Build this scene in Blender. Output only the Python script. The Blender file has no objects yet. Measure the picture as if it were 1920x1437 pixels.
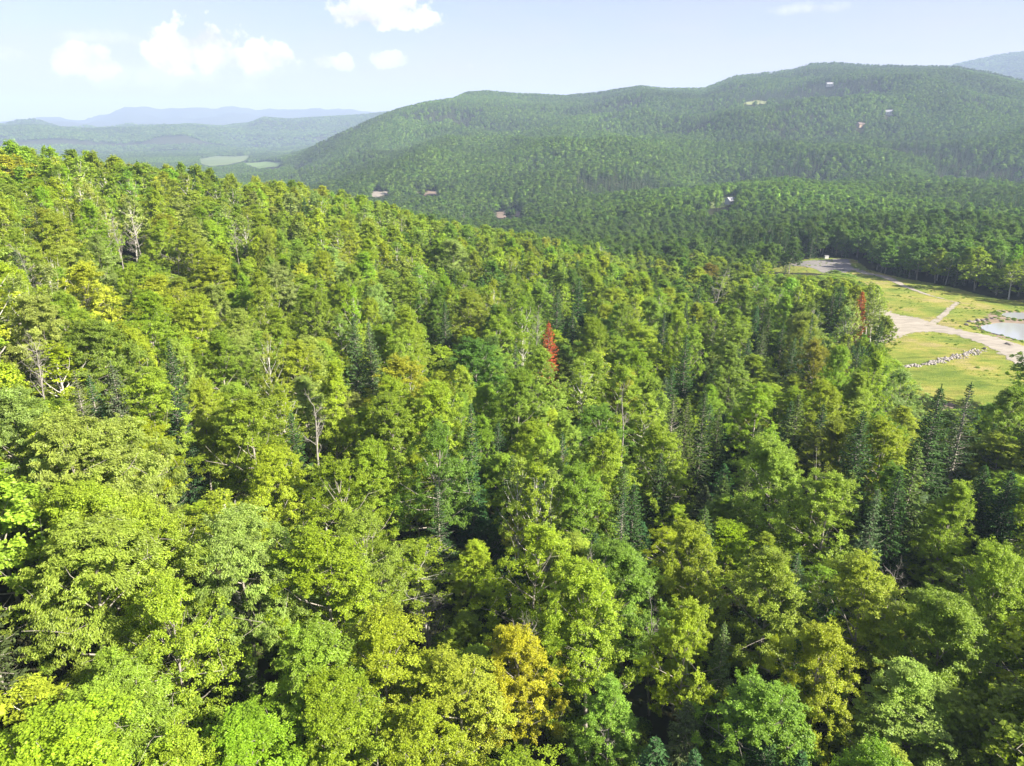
import bpy, math, random
import numpy as np
from mathutils import Vector, Matrix
from mathutils.geometry import delaunay_2d_cdt

random.seed(7)
rng = np.random.default_rng(7)
S = bpy.context.scene
C = S.collection
R = math.radians

# ------------------------------------------------------------------ camera, world, sun, exposure
PITCH = R(19.6); FPX = 1331.0                       # photograph is 1920 x 1437
cam = bpy.data.cameras.new('camera'); co = bpy.data.objects.new('camera', cam); C.objects.link(co)
co.location = (0, 0, 0); co.rotation_euler = (math.pi/2 - PITCH, 0, 0)
cam.sensor_width = 36; cam.lens = 36*FPX/1920; cam.clip_start = 1; cam.clip_end = 60000
S.camera = co
SUN_AZ, SUN_EL = 116.0, 33.0                         # clockwise from the viewing direction
S.view_settings.view_transform = 'Standard'; S.view_settings.look = 'None'
S.view_settings.gamma = 1; S.view_settings.exposure = 1.77
S.render.resolution_x = 1024; S.render.resolution_y = 766
cy = S.cycles
cy.max_bounces = 5; cy.diffuse_bounces = 2; cy.glossy_bounces = 2; cy.transmission_bounces = 3
cy.transparent_max_bounces = 6; cy.volume_bounces = 0
cy.use_denoising = True
cy.denoiser = 'OPENIMAGEDENOISE'
cy.denoising_prefilter = 'ACCURATE'
cy.use_adaptive_sampling = False
cy.caustics_reflective = False; cy.caustics_refractive = False
cy.sample_clamp_indirect = 6

sun = bpy.data.lights.new('sun', 'SUN'); sun.energy = 5.0; sun.angle = R(0.5); sun.color = (1.0, 0.93, 0.80)
so = bpy.data.objects.new('sun', sun); C.objects.link(so)
sd = Vector((math.cos(R(SUN_EL))*math.sin(R(SUN_AZ)), math.cos(R(SUN_EL))*math.cos(R(SUN_AZ)), math.sin(R(SUN_EL))))
so.rotation_euler = sd.to_track_quat('Z', 'Y').to_euler()

def pix(px, py):
    """direction through a photo pixel"""
    u = (px-960)/FPX; v = -(py-718)/FPX
    return np.array([u, math.cos(PITCH)+v*math.sin(PITCH), -math.sin(PITCH)+v*math.cos(PITCH)])
def az_sl(px, py):
    d = pix(px, py); return math.atan2(d[0], d[1]), d[2]/math.hypot(d[0], d[1])
def project(x, y, z):
    x = np.asarray(x, float); y = np.asarray(y, float); z = np.asarray(z, float)
    f = y*math.cos(PITCH) - z*math.sin(PITCH); up = y*math.sin(PITCH) + z*math.cos(PITCH)
    f = np.where(f < .1, .1, f)
    return 960 + FPX*x/f, 718 - FPX*up/f

w = bpy.data.worlds.new('World'); S.world = w; w.use_nodes = True
nt = w.node_tree; N = nt.nodes; Lk = nt.links
for n in list(N): N.remove(n)
def nd(tree, typ, **kw):
    n = tree.nodes.new(typ)
    for k, v in kw.items():
        if k.startswith('i_'):
            n.inputs[int(k[2:])].default_value = v
        else: setattr(n, k, v)
    return n
def mth(tree, op, a, b=None, c=None, clamp=False):
    n = tree.nodes.new('ShaderNodeMath'); n.operation = op; n.use_clamp = clamp
    for i, s in enumerate((a, b, c)):
        if s is None: continue
        if isinstance(s, (int, float)): n.inputs[i].default_value = s
        else: tree.links.new(s, n.inputs[i])
    return n.outputs[0]
def ramp(t, fac, stops):
    r = nd(t, 'ShaderNodeValToRGB'); e = r.color_ramp.elements
    while len(e) < len(stops): e.new(.5)
    for i, (p, c) in enumerate(stops): e[i].position = p; e[i].color = (*c, 1)
    t.links.new(fac, r.inputs[0]); return r.outputs[0]
out = nd(nt, 'ShaderNodeOutputWorld'); bg = nd(nt, 'ShaderNodeBackground'); bg.inputs[1].default_value = 0.052
sky = nd(nt, 'ShaderNodeTexSky', sky_type='NISHITA', sun_disc=False, sun_elevation=R(SUN_EL), sun_rotation=R(SUN_AZ),
         altitude=400, air_density=1.0, dust_density=1.4, ozone_density=3.0)
tc = nd(nt, 'ShaderNodeTexCoord')
# cumulus low in the sky: each is a lobe of directions roughened by noise
nz = nd(nt, 'ShaderNodeTexNoise', i_2=26.0, i_3=7.0, i_4=0.58)
nz2 = nd(nt, 'ShaderNodeTexNoise', i_2=7.0, i_3=5.0, i_4=0.6)
Lk.new(tc.outputs['Generated'], nz.inputs[0]); 
mp = nd(nt, 'ShaderNodeMapping'); mp.inputs['Scale'].default_value = (1, 1, 3.5)
Lk.new(tc.outputs['Generated'], mp.inputs[0]); Lk.new(mp.outputs[0], nz2.inputs[0])
sep = nd(nt, 'ShaderNodeSeparateXYZ'); Lk.new(tc.outputs['Generated'], sep.inputs[0])
azn = mth(nt, 'ARCTAN2', sep.outputs[0], sep.outputs[1]); eln = mth(nt, 'ARCSINE', sep.outputs[2])
nzc = mth(nt, 'SUBTRACT', nz.outputs[0], 0.5)
cloud = None
CL = [(330, 92, 48, 36, 1), (385, 86, 52, 40, 1), (430, 112, 46, 22, 1), (160, 112, 62, 26, .95), (500, 108, 52, 22, .9),
      (700, 28, 105, 26, .85), (725, 12, 60, 22, .8), (610, 116, 22, 14, .85), (642, 120, 18, 12, .7), (728, 112, 38, 14, .7), (878, 125, 16, 10, .6),
      (180, 72, 90, 12, .4), (1510, 16, 80, 9, .45), (30, 105, 50, 12, .4), (480, 128, 110, 22, .5), (280, 140, 180, 26, .4)]
for (px, py, wx, wy, s) in CL:
    a, sl = az_sl(px, py); e = math.atan(sl)
    dx = mth(nt, 'MULTIPLY', mth(nt, 'SUBTRACT', azn, a), FPX/wx*1.05); dy = mth(nt, 'MULTIPLY', mth(nt, 'SUBTRACT', eln, e), FPX/wy*1.0)
    dy = mth(nt, 'MULTIPLY', dy, mth(nt, 'ADD', 1.0, mth(nt, 'MULTIPLY', mth(nt, 'LESS_THAN', dy, 0.0), 0.1)))
    r2 = mth(nt, 'ADD', mth(nt, 'MULTIPLY', dx, dx), mth(nt, 'MULTIPLY', dy, dy))
    m = mth(nt, 'SUBTRACT', 1.0, mth(nt, 'SQRT', r2))
    m = mth(nt, 'ADD', m, mth(nt, 'MULTIPLY', nzc, 3.2))
    m = mth(nt, 'MULTIPLY', m, 4.2 if s > .65 else 1.2, clamp=True); m = mth(nt, 'MULTIPLY', m, s)
    cloud = m if cloud is None else mth(nt, 'MAXIMUM', cloud, m)
# thin veil of high cloud everywhere, denser towards the horizon
veil = mth(nt, 'MULTIPLY', mth(nt, 'SUBTRACT', nz2.outputs[0], 0.38), 1.6, clamp=True)
veil = mth(nt, 'MULTIPLY', veil, 0.25)
low = mth(nt, 'SUBTRACT', 1.0, mth(nt, 'MULTIPLY', sep.outputs[2], 5.4), clamp=True)
veil = mth(nt, 'ADD', mth(nt, 'ADD', veil, 0.27), mth(nt, 'MULTIPLY', mth(nt, 'MULTIPLY', low, low), 0.8), clamp=True)
up = mth(nt, 'GREATER_THAN', sep.outputs[2], 0.0); cloud = mth(nt, 'MULTIPLY', cloud, up)
mx = nd(nt, 'ShaderNodeMix', data_type='RGBA'); Lk.new(cloud, mx.inputs[0]); 
vm_ = nd(nt, 'ShaderNodeMix', data_type='RGBA'); Lk.new(veil, vm_.inputs[0]); Lk.new(sky.outputs[0], vm_.inputs[6]); vm_.inputs[7].default_value = (5.0, 4.0, 4.7, 1)
Lk.new(vm_.outputs[2], mx.inputs[6]); cshade = ramp(nt, nz.outputs[0], [(.40, (5.0, 4.7, 5.1)), (.56, (7.6, 7.5, 7.7))]); Lk.new(cshade, mx.inputs[7])
Lk.new(mx.outputs[2], bg.inputs[0]); Lk.new(bg.outputs[0], out.inputs[0])

# ------------------------------------------------------------------ terrain
def lay(d, pts, H=0):
    """pts: (px, z) ground height at distance d, or (px, py, dist) canopy seen at that pixel"""
    a, D, Z = [], [], []
    for p in pts:
        if len(p) == 2:
            az, _ = az_sl(p[0], 244); dd, z = d, p[1]
        elif p[1] is None:
            az, _ = az_sl(p[0], 244); dd, z = p[2], p[3]
        else:
            az, sl = az_sl(p[0], p[1]); dd = p[2]; z = sl*dd - H
        a.append(az); D.append(dd); Z.append(z)
    mD, mZ = (D[0]+D[-1])/2, (Z[0]+Z[-1])/2
    a = [-math.pi, -1.5] + a + [1.5, math.pi]; D = [mD, D[0]] + D + [D[-1], mD]; Z = [mZ, Z[0]] + Z + [Z[-1], mZ]
    return np.array(a), np.array(D), np.array(Z)
CH = 21.0
LAYERS = [
 lay(1, [(0, -65), (1920, -65)]),
 lay(50, [(-300, -55), (0, -60), (400, -64), (960, -66), (1400, -66), (1920, -65)]),
 lay(100, [(-300, -42), (0, -48), (400, -56), (960, -64), (1400, -67), (1700, -66), (1920, -65)]),
 lay(170, [(-300, -28), (0, -40), (400, -50), (960, -63), (1400, -68), (1700, -66), (1920, -66)]),
 lay(240, [(-300, -18), (0, -29), (400, -42), (960, -63), (1250, -68), (1500, -69), (1920, -67)]),
 lay(0, [(-300, 225, 265), (0, 258, 275), (240, 290, 290), (400, 311, 310), (560, 338, 325), (700, 371, 330), (850, 413, 330),
         (960, 438, 330), (1100, 462, 335), (1250, None, 345, -75), (1400, None, 355, -75), (1550, None, 360, -70), (1920, None, 360, -69), (2300, None, 360, -68)], CH),
 lay(620, [(-300, -45), (0, -70), (400, -88), (700, -96), (960, -95), (1200, -92), (1400, -86), (1600, -78), (1920, -74)]),
 lay(900, [(-300, -90), (0, -98), (700, -98), (960, -92), (1030, -86), (1120, -92), (1300, -82), (1400, -68), (1480, -62), (1580, -70), (1700, -76), (1920, -72), (2300, -60)]),
 lay(1300, [(0, -112), (560, -108), (700, -102), (960, -94), (1300, -86), (1600, -84), (1920, -86), (2300, -70)]),
 lay(1850, [(0, -116), (430, -116), (540, -104), (600, -80), (700, -40), (960, -38), (1300, -28), (1600, -6), (1920, 8), (2300, 8)]),
 lay(0, [(0, None, 2700, -116), (480, None, 2500, -116), (520, 303, 2300), (560, 289, 2300), (600, 266, 2300), (640, 248, 2300), (680, 230, 2350), (740, 205, 2400),
         (800, 190, 2500), (850, 183, 2600), (875, 172, 2800), (910, 169, 2800), (960, 173, 2800), (1060, 178, 2850), (1120, 172, 2900),
         (1200, 160, 2900), (1250, 165, 2950), (1320, 165, 3000), (1380, 142, 3050), (1450, 135, 3100), (1485, 130, 3200), (1520, 119, 3200),
         (1570, 118, 3200), (1620, 122, 3200), (1700, 124, 3100), (1790, 125, 3050), (1860, 137, 3000), (1920, 151, 3000), (2150, 190, 3000)], 13),
 lay(3700, [(0, -116), (430, -116), (560, -112), (700, -80), (960, 30), (1500, 160), (1920, 90), (2300, 40)]),
 lay(4400, [(0, -112), (500, -110), (700, -90), (960, 20), (1500, 100), (1800, 110), (1920, 120)]),
 lay(0, [(-200, 238, 5200), (0, 237, 5200), (60, 233, 5200), (150, 241, 5200), (240, 238, 5200), (330, 234, 5300), (420, 239, 5500), (465, 232, 5800), (495, 219, 5900),
         (540, 222, 5900), (600, 219, 5900), (690, 213, 5900), (740, 207, 5900), (800, None, 6000, 130), (1500, None, 6000, 150), (1780, 128, 6500), (1850, 115, 6500), (1920, 103, 6500), (2100, 92, 6500)], 13),
 lay(7800, [(0, -60), (700, -60), (1920, 100)]),
 lay(0, [(-300, 238, 11500), (0, 231, 11500), (60, 228, 11500), (110, 224, 11500), (150, 229, 11500), (195, 214, 11500), (235, 203, 11500), (290, 207, 11500), (350, 205, 11500),
         (395, 211, 11500), (430, 208, 11500), (480, 212, 11500), (515, 208, 11500), (560, 205, 11500), (600, 203, 11500), (660, 205, 11500), (700, 213, 11500), (800, 217, 11500), (1920, 225, 11500)], 0),
 lay(14000, [(0, -50), (1920, -50)]),
]
_h = np.random.default_rng(3).random((512, 512))
def vnoise(x, y):
    xi = np.floor(x).astype(int); yi = np.floor(y).astype(int); fx = x-xi; fy = y-yi
    fx = fx*fx*(3-2*fx); fy = fy*fy*(3-2*fy); g = lambda a, b: _h[a % 512, b % 512]
    return (g(xi, yi)*(1-fx)+g(xi+1, yi)*fx)*(1-fy) + (g(xi, yi+1)*(1-fx)+g(xi+1, yi+1)*fx)*fy
def fbm(x, y, o=4):
    s = 0; a = .5
    for i in range(o): s = s + a*(vnoise(x*2**i+17.3*i, y*2**i+9.1*i)-.5); a *= .5
    return s
POND = []          # (polygon array, water z) filled below
def in_poly(x, y, P):
    x = np.asarray(x, float); y = np.asarray(y, float); c = np.zeros(x.shape, bool); n = len(P)
    for i in range(n):
        x0, y0 = P[i][0], P[i][1]; x1, y1 = P[(i+1) % n][0], P[(i+1) % n][1]
        if y0 == y1: continue
        c ^= ((y0 > y) != (y1 > y)) & (x < (x1-x0)*(y-y0)/(y1-y0)+x0)
    return c
def seg_dist(x, y, P, closed=True):
    d = np.full(np.shape(x), 1e9)
    for i in range(len(P) if closed else len(P)-1):
        ax, ay = P[i][0], P[i][1]; bx, by = P[(i+1) % len(P)][0], P[(i+1) % len(P)][1]
        t = np.clip(((x-ax)*(bx-ax)+(y-ay)*(by-ay))/max(1e-9, (bx-ax)**2+(by-ay)**2), 0, 1)
        d = np.minimum(d, np.hypot(x-ax-t*(bx-ax), y-ay-t*(by-ay)))
    return d
def height(x, y):
    x = np.atleast_1d(np.asarray(x, float)); y = np.atleast_1d(np.asarray(y, float))
    az = np.arctan2(x, y); d = np.hypot(x, y)
    D = [np.interp(az, a, dd) for a, dd, z in LAYERS]; Z = [np.interp(az, a, z) for a, dd, z in LAYERS]
    n = len(D); sec = [(Z[i+1]-Z[i])/(D[i+1]-D[i]) for i in range(n-1)]
    M = [np.zeros_like(az)]
    for i in range(1, n-1):
        p = sec[i-1]*sec[i]; M.append(np.where(p > 0, 2*p/(sec[i-1]+sec[i]+1e-12*np.sign(sec[i])), 0))
    M.append(np.zeros_like(az))
    out = np.where(d < D[0], Z[0], Z[-1])
    for i in range(n-1):
        m = (d >= D[i]) & (d < D[i+1]); h = D[i+1]-D[i]; t = (d-D[i])/h
        v = (2*t**3-3*t**2+1)*Z[i] + (t**3-2*t**2+t)*h*M[i] + (-2*t**3+3*t**2)*Z[i+1] + (t**3-t**2)*h*M[i+1]
        out = np.where(m, v, out)
    # spurs and gullies on the far slopes, fading out at the drawn skylines
    ww = np.clip((d-700)/700, 0, 1)
    ww = ww*np.clip(np.abs(d-D[10])/500, .015, 1)*np.where((d > D[10]) & (d < 4600), .25, 1)*np.clip(np.abs(d-D[13])/700, .1, 1)*np.where((np.degrees(az) < -16.5) & (d > 900) & (d < 4300), 0.0, 1)
    out = out + ww*(fbm(x/680, y/680, 4)*230 - np.abs(fbm(x/400+50, y/400, 3))*170 + 20)
    cap = (Z[10]+13)/D[10]*d-13-np.abs(d-D[10])*.012; zone = (d > 1200) & (d < 4600) & (np.abs(d-D[10]) > 30) & (np.degrees(az) > -15)
    ov = out-cap; out = np.where(zone & (ov > -20), cap-20*np.exp(-np.clip(ov+20, 0, 400)/20), out)
    out = out + ((d > 8500))*fbm(x/1200, y/1200, 4)*100*np.clip(np.abs(d-11500)/1800, .12, 1)
    vw = np.clip((d-430)/150, 0, 1)*np.clip((1500-d)/300, 0, 1)
    out = out + vw*fbm(x/150+7, y/150, 3)*26
    out = out + 1.6*fbm(x/35, y/35, 3)*np.clip((d-20)/60, 0, 1)
    for P, wz in POND:
        near = (np.hypot(x-P[:, 0].mean(), y-P[:, 1].mean()) < 90)
        if near.any():
            dd = seg_dist(x, y, P); ins = in_poly(x, y, P)
            k = np.where(ins, 1, np.clip(1-dd/14, 0, 1)); k = k*k*(3-2*k)
            tgt = np.where(ins, wz - .15 - np.clip(dd*.25, 0, 1.0), wz + .1+dd*.06)
            out = np.where(near, out*(1-k)+tgt*k, out)
    return out
def h1(x, y): return float(height(x, y)[0])
def hit(px, py, H=0.0, tmax=25000, tmin=20):
    """first point along the pixel's ray that meets the ground raised by H"""
    dr = pix(px, py); hr = math.hypot(dr[0], dr[1])
    t = np.concatenate([np.arange(tmin, 500, 1.0), np.geomspace(500, tmax, 900)])/hr
    g = height(dr[0]*t, dr[1]*t)+H; below = dr[2]*t <= g
    if not below.any(): return None
    i = int(np.argmax(below)); i = max(i, 1)
    f0 = dr[2]*t[i-1]-g[i-1]; f1 = dr[2]*t[i]-g[i]; tt = t[i-1]+(t[i]-t[i-1])*f0/(f0-f1+1e-12)
    return dr[0]*tt, dr[1]*tt, dr[2]*tt-H
def hit_poly(P, **k):
    out = []
    for p in P:
        h = hit(*p, **k)
        if h: out.append(h[:2])
    return np.array(out)

def densify(P, step, rough=0, seed=0, closed=True):
    """smooth closed outline through P (Catmull-Rom) with a slightly ragged edge"""
    P = np.asarray(P, float); n = len(P); out = []
    for i in range(n):
        a, b, c, d = P[i-1], P[i], P[(i+1) % n], P[(i+2) % n]
        k = max(2, int(np.linalg.norm(c-b)/step))
        for j in range(k):
            t = j/k
            out.append(.5*((2*b)+(-a+c)*t+(2*a-5*b+4*c-d)*t*t+(-a+3*b-3*c+d)*t**3))
    out = np.array(out)
    if rough:
        r = np.random.default_rng(seed); out += (r.random(out.shape)-.5)*rough
    return out

def angular(P, step, rough):
    r = np.random.default_rng(3); out = []
    for i in range(len(P)):
        a, b = P[i], P[(i+1) % len(P)]; k = max(1, int(np.linalg.norm(b-a)/step))
        for j in range(k): out.append(a+(b-a)*j/k+(r.random(2)-.5)*rough*(j > 0))
    return np.array(out)
# ponds first (they flatten the ground around them)
px_pond1 = [(1838, 612), (1862, 607), (1890, 604), (1925, 606), (1960, 616), (1975, 632), (1940, 640), (1915, 636), (1880, 628), (1850, 620)]
px_pond2 = [(1876, 591), (1895, 589), (1925, 592), (1960, 597), (1955, 602), (1920, 600), (1893, 597)]
for pp, nm in ((px_pond1, 0), (px_pond2, 1)):
    Pw = densify(hit_poly(pp), 2.0, .5, 4); zz = float(height(Pw[:, 0], Pw[:, 1]).min())
    POND.append((Pw, zz))
POND[1] = (POND[1][0], max(POND[1][1], POND[0][1]+.3))

def link(name, me, mats=(), parent=None):
    o = bpy.data.objects.new(name, me); C.objects.link(o)
    for m in mats: me.materials.append(m)
    if parent is not None: o.parent = parent
    return o
def mesh_np(name, V, F, smooth=False):
    """V (n,3) ; F (m,k) quads or triangles"""
    me = bpy.data.meshes.new(name); V = np.asarray(V, np.float32); F = np.asarray(F, np.int32)
    me.vertices.add(len(V)); me.vertices.foreach_set('co', V.ravel())
    me.loops.add(F.size); me.loops.foreach_set('vertex_index', F.ravel())
    me.polygons.add(len(F)); me.polygons.foreach_set('loop_start', np.arange(len(F), dtype=np.int32)*F.shape[1])
    me.update(calc_edges=True)
    me.polygons.foreach_set('use_smooth', np.full(len(F), smooth))
    return me
def tag(o, label=None, cat=None, group=None, kind=None):
    if label: o['label'] = label
    if cat: o['category'] = cat
    if group: o['group'] = group
    if kind: o['kind'] = kind
    return o

# ------------------------------------------------------------------ materials
def mat(name):
    m = bpy.data.materials.new(name); m.use_nodes = True; t = m.node_tree
    b = t.nodes['Principled BSDF']; return m, t, b
def noise(t, scale, detail=4, rough=.6, coord='Object', vec=None):
    n = nd(t, 'ShaderNodeTexNoise'); n.inputs['Scale'].default_value = scale; n.inputs['Detail'].default_value = detail; n.inputs['Roughness'].default_value = rough
    if vec is None:
        c = nd(t, 'ShaderNodeTexCoord'); vec = c.outputs[coord]
    t.links.new(vec, n.inputs['Vector']); return n.outputs[0]
def mixc(t, f, a, b, blend='MIX'):
    n = nd(t, 'ShaderNodeMix', data_type='RGBA', blend_type=blend)
    for s, i in ((f, 0), (a, 6), (b, 7)):
        if isinstance(s, (int, float)): n.inputs[i].default_value = s
        elif isinstance(s, tuple): n.inputs[i].default_value = (*s, 1)
        else: t.links.new(s, n.inputs[i])
    return n.outputs[2]
def plain(name, col, rough=.8, scale=None, var=.35, metallic=0, spec=.3):
    m, t, b = mat(name); b.inputs['Roughness'].default_value = rough; b.inputs['Metallic'].default_value = metallic
    b.inputs['Specular IOR Level'].default_value = spec
    n = noise(t, scale or 3, 5)
    c = ramp(t, n, [(.25, tuple(x*(1-var) for x in col)), (.75, tuple(min(1, x*(1+var)) for x in col))])
    t.links.new(c, b.inputs['Base Color']); return m

def leaf_mat(name, transl=.35, spec=.35, gloss=.45, patch=.5):
    m, t, b = mat(name)
    at = nd(t, 'ShaderNodeAttribute', attribute_type='INSTANCER', attribute_name='tint')
    lv = nd(t, 'ShaderNodeAttribute', attribute_type='GEOMETRY', attribute_name='lv')
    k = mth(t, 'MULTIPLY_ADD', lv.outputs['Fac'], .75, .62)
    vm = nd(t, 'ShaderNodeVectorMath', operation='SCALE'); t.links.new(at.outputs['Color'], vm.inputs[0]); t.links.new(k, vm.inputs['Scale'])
    n = noise(t, .55, 3, .6)
    f = mth(t, 'MULTIPLY', mth(t, 'SUBTRACT', n, .52), 5.0, clamp=True); f = mth(t, 'MULTIPLY', f, patch)
    col = mixc(t, f, vm.outputs[0], mixc(t, 1.0, vm.outputs[0], (1.16, 1.05, .85), 'MULTIPLY'))
    t.links.new(col, b.inputs['Base Color']); b.inputs['Roughness'].default_value = gloss; b.inputs['Specular IOR Level'].default_value = spec
    tr = nd(t, 'ShaderNodeBsdfTranslucent'); tcol = mixc(t, 1.0, col, (1.3, 1.45, .5), 'MULTIPLY'); t.links.new(tcol, tr.inputs[0])
    ms = nd(t, 'ShaderNodeMixShader'); ms.inputs[0].default_value = transl
    t.links.new(b.outputs[0], ms.inputs[1]); t.links.new(tr.outputs[0], ms.inputs[2]); t.links.new(ms.outputs[0], t.nodes['Material Output'].inputs[0])
    return m
M_leaf = leaf_mat('broadleaf foliage'); M_far = leaf_mat('distant foliage', .3, .05, .9, .25)
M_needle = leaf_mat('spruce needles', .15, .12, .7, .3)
M_bark = plain('grey bark', (.30, .27, .23), .9, 4); M_dead = plain('weathered dead wood', (.28, .255, .23), .85, 3, .25)
M_birch, t, b = mat('pale birch bark')
mpp = nd(t, 'ShaderNodeMapping'); mpp.inputs['Scale'].default_value = (1, 1, 6); c = nd(t, 'ShaderNodeTexCoord'); t.links.new(c.outputs['Object'], mpp.inputs[0])
t.links.new(ramp(t, noise(t, 1.3, 4, .6, vec=mpp.outputs[0]), [(.34, (.09, .08, .07)), (.46, (.50, .47, .42)), (.8, (.62, .59, .54))]), b.inputs['Base Color']); b.inputs['Roughness'].default_value = .8

M_floor, t, b = mat('forest floor')
n1 = noise(t, .05, 6); n2 = noise(t, .9, 6)
t.links.new(mixc(t, .6, ramp(t, n1, [(.35, (.035, .032, .015)), (.65, (.035, .055, .014))]), ramp(t, n2, [(.3, (.022, .020, .011)), (.5, (.045, .04, .02)), (.7, (.03, .055, .013))])), b.inputs['Base Color'])
b.inputs['Roughness'].default_value = .95; b.inputs['Specular IOR Level'].default_value = .1

# ------------------------------------------------------------------ terrain mesh (one sheet to the horizon)
azs = np.concatenate([np.arange(-180, -50, 3.0), np.arange(-50, 50, .32), np.arange(50, 180, 3.0)])
rs = [2.0]
while rs[-1] < 460: rs.append(rs[-1]+3.2)
while rs[-1] < 13800: rs.append(rs[-1]*1.016)
rs = np.array(rs+[14000.0])
A, Rr = np.meshgrid(np.radians(azs), rs); X = (np.sin(A)*Rr).ravel(); Y = (np.cos(A)*Rr).ravel()
Z = height(X, Y); nA = len(azs); nR = len(rs)
V = np.column_stack([X, Y, Z]); V = np.vstack([V, [0, 0, -61]])
i, j = np.meshgrid(np.arange(nR-1), np.arange(nA), indexing='ij'); jn = (j+1) % nA
F = np.stack([i*nA+j, (i+1)*nA+j, (i+1)*nA+jn, i*nA+jn], -1).reshape(-1, 4)[:, ::-1]
me = mesh_np('ground', V, F, True)
ground = link('ground', me, [M_floor]); tag(ground, 'wooded ground falling to the valley and rising to the far hills', kind='structure')
# the little cap straight under the camera
k = np.arange(nA); V2 = np.vstack([V[:nA], [[0, 0, -61]]]); F2 = np.stack([(k+1) % nA, k, np.full(nA, nA)], -1)
# (kept as part of the same sheet)
import bmesh
bm = bmesh.new(); bm.from_mesh(me); bm.verts.ensure_lookup_table(); cv = bm.verts[nA*nR]
for q in range(nA): bm.faces.new((bm.verts[q], bm.verts[(q+1) % nA], cv)).smooth = True
bmesh.ops.recalc_face_normals(bm, faces=bm.faces); bm.to_mesh(me); bm.free()
if me.polygons[0].normal.z < 0: me.flip_normals()

def sheet(name, P, material, label, off, step=3.0, ragged=True, z=None, kind='structure', inner=None):
    """a draped sheet filling outline P (world x, y)"""
    P = np.asarray(P); x0, y0 = P.min(0); x1, y1 = P.max(0)
    gx, gy = np.meshgrid(np.arange(x0, x1, step), np.arange(y0, y1, step)); gx = gx.ravel()+.3*step*(np.arange(gx.size) % 2); gy = gy.ravel()
    m = in_poly(gx, gy, P) & (seg_dist(gx, gy, P) > step*.4)
    pts = [Vector(p) for p in P]+[Vector((a, b)) for a, b in zip(gx[m], gy[m])]
    n = len(P); r = delaunay_2d_cdt(pts, [(q, (q+1) % n) for q in range(n)], [], 1, 1e-4)
    vx = np.array([v[:] for v in r[0]]); zz = height(vx[:, 0], vx[:, 1])+off if z is None else np.full(len(vx), z)
    tri = [f for f in r[2]]
    me = bpy.data.meshes.new(name); me.from_pydata([(a, b, c) for (a, b), c in zip(vx, zz)], [], tri); me.update()
    if len(me.polygons) and sum(p.normal.z for p in me.polygons) < 0: me.flip_normals()
    me.polygons.foreach_set('use_smooth', np.full(len(me.polygons), True))
    e = me.attributes.new('edge', 'FLOAT', 'POINT'); e.data.foreach_set('value', seg_dist(vx[:, 0], vx[:, 1], P).astype(np.float32))
    o = link(name, me, [material]); tag(o, label, kind=kind); return o

def soft_edge(m, width=1.6, nscale=.45):
    t = m.node_tree; b = t.nodes['Principled BSDF']; e = nd(t, 'ShaderNodeAttribute', attribute_type='GEOMETRY', attribute_name='edge')
    f = mth(t, 'DIVIDE', e.outputs['Fac'], width); n = noise(t, nscale, 5, .7)
    f = mth(t, 'GREATER_THAN', mth(t, 'ADD', f, mth(t, 'MULTIPLY', mth(t, 'SUBTRACT', n, .5), 3.4)), .5)
    tr = nd(t, 'ShaderNodeBsdfTransparent'); ms = nd(t, 'ShaderNodeMixShader'); t.links.new(f, ms.inputs[0]); t.links.new(tr.outputs[0], ms.inputs[1]); t.links.new(b.outputs[0], ms.inputs[2])
    t.links.new(ms.outputs[0], t.nodes['Material Output'].inputs[0]); return m
M_grass, t, b = mat('meadow grass')
mp1 = nd(t, 'ShaderNodeMapping'); mp1.inputs['Scale'].default_value = (.35, 1.5, 1); c = nd(t, 'ShaderNodeTexCoord'); t.links.new(c.outputs['Object'], mp1.inputs[0])
n1 = noise(t, .045, 6, .7); n2 = noise(t, .35, 6, .7, vec=mp1.outputs[0]); n3 = noise(t, 2.2, 5, .7)
g = ramp(t, n1, [(.36, (.16, .22, .04)), (.46, (.25, .29, .055)), (.54, (.34, .32, .075)), (.62, (.40, .33, .14))])
g = mixc(t, .75, g, ramp(t, n2, [(.34, (.30, .42, .30)), (.48, (.75, .82, .7)), (.62, (1, 1, .95))]), 'MULTIPLY')
g = mixc(t, .4, g, ramp(t, n3, [(.25, (.35, .4, .3)), (.7, (1, 1, 1))]), 'MULTIPLY')
t.links.new(g, b.inputs['Base Color']); b.inputs['Roughness'].default_value = .9; b.inputs['Specular IOR Level'].default_value = .1
bp = nd(t, 'ShaderNodeBump'); bp.inputs['Strength'].default_value = .9; bp.inputs['Distance'].default_value = .35; t.links.new(n3, bp.inputs['Height']); t.links.new(bp.outputs[0], b.inputs['Normal'])
def gravel(name, col, width, tr=True):
    m, t, b = mat(name); mp2 = nd(t, 'ShaderNodeMapping'); mp2.inputs['Rotation'].default_value = (0, 0, R(25)); mp2.inputs['Scale'].default_value = (.2, 1, 1)
    c = nd(t, 'ShaderNodeTexCoord'); t.links.new(c.outputs['Object'], mp2.inputs[0])
    a = noise(t, .12, 5); bb = noise(t, 1.1, 4, .6, vec=mp2.outputs[0]); cc = noise(t, 5, 4)
    q = mixc(t, .5, ramp(t, a, [(.3, tuple(x*.72 for x in col)), (.7, tuple(x*1.12 for x in col))]), ramp(t, bb, [(.38, tuple(x*.45 for x in col)), (.6, tuple(x*1.2 for x in col))]))
    q = mixc(t, .3, q, ramp(t, cc, [(.3, tuple(x*.6 for x in col)), (.7, tuple(x*1.3 for x in col))]))
    t.links.new(q, b.inputs['Base Color']); b.inputs['Roughness'].default_value = .95; b.inputs['Specular IOR Level'].default_value = .1
    if tr: soft_edge(m, width)
    return m
M_gravel = gravel('pale gravel', (.35, .315, .265), 2.2); M_track = gravel('dusty track', (.33, .295, .24), .8)
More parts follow.
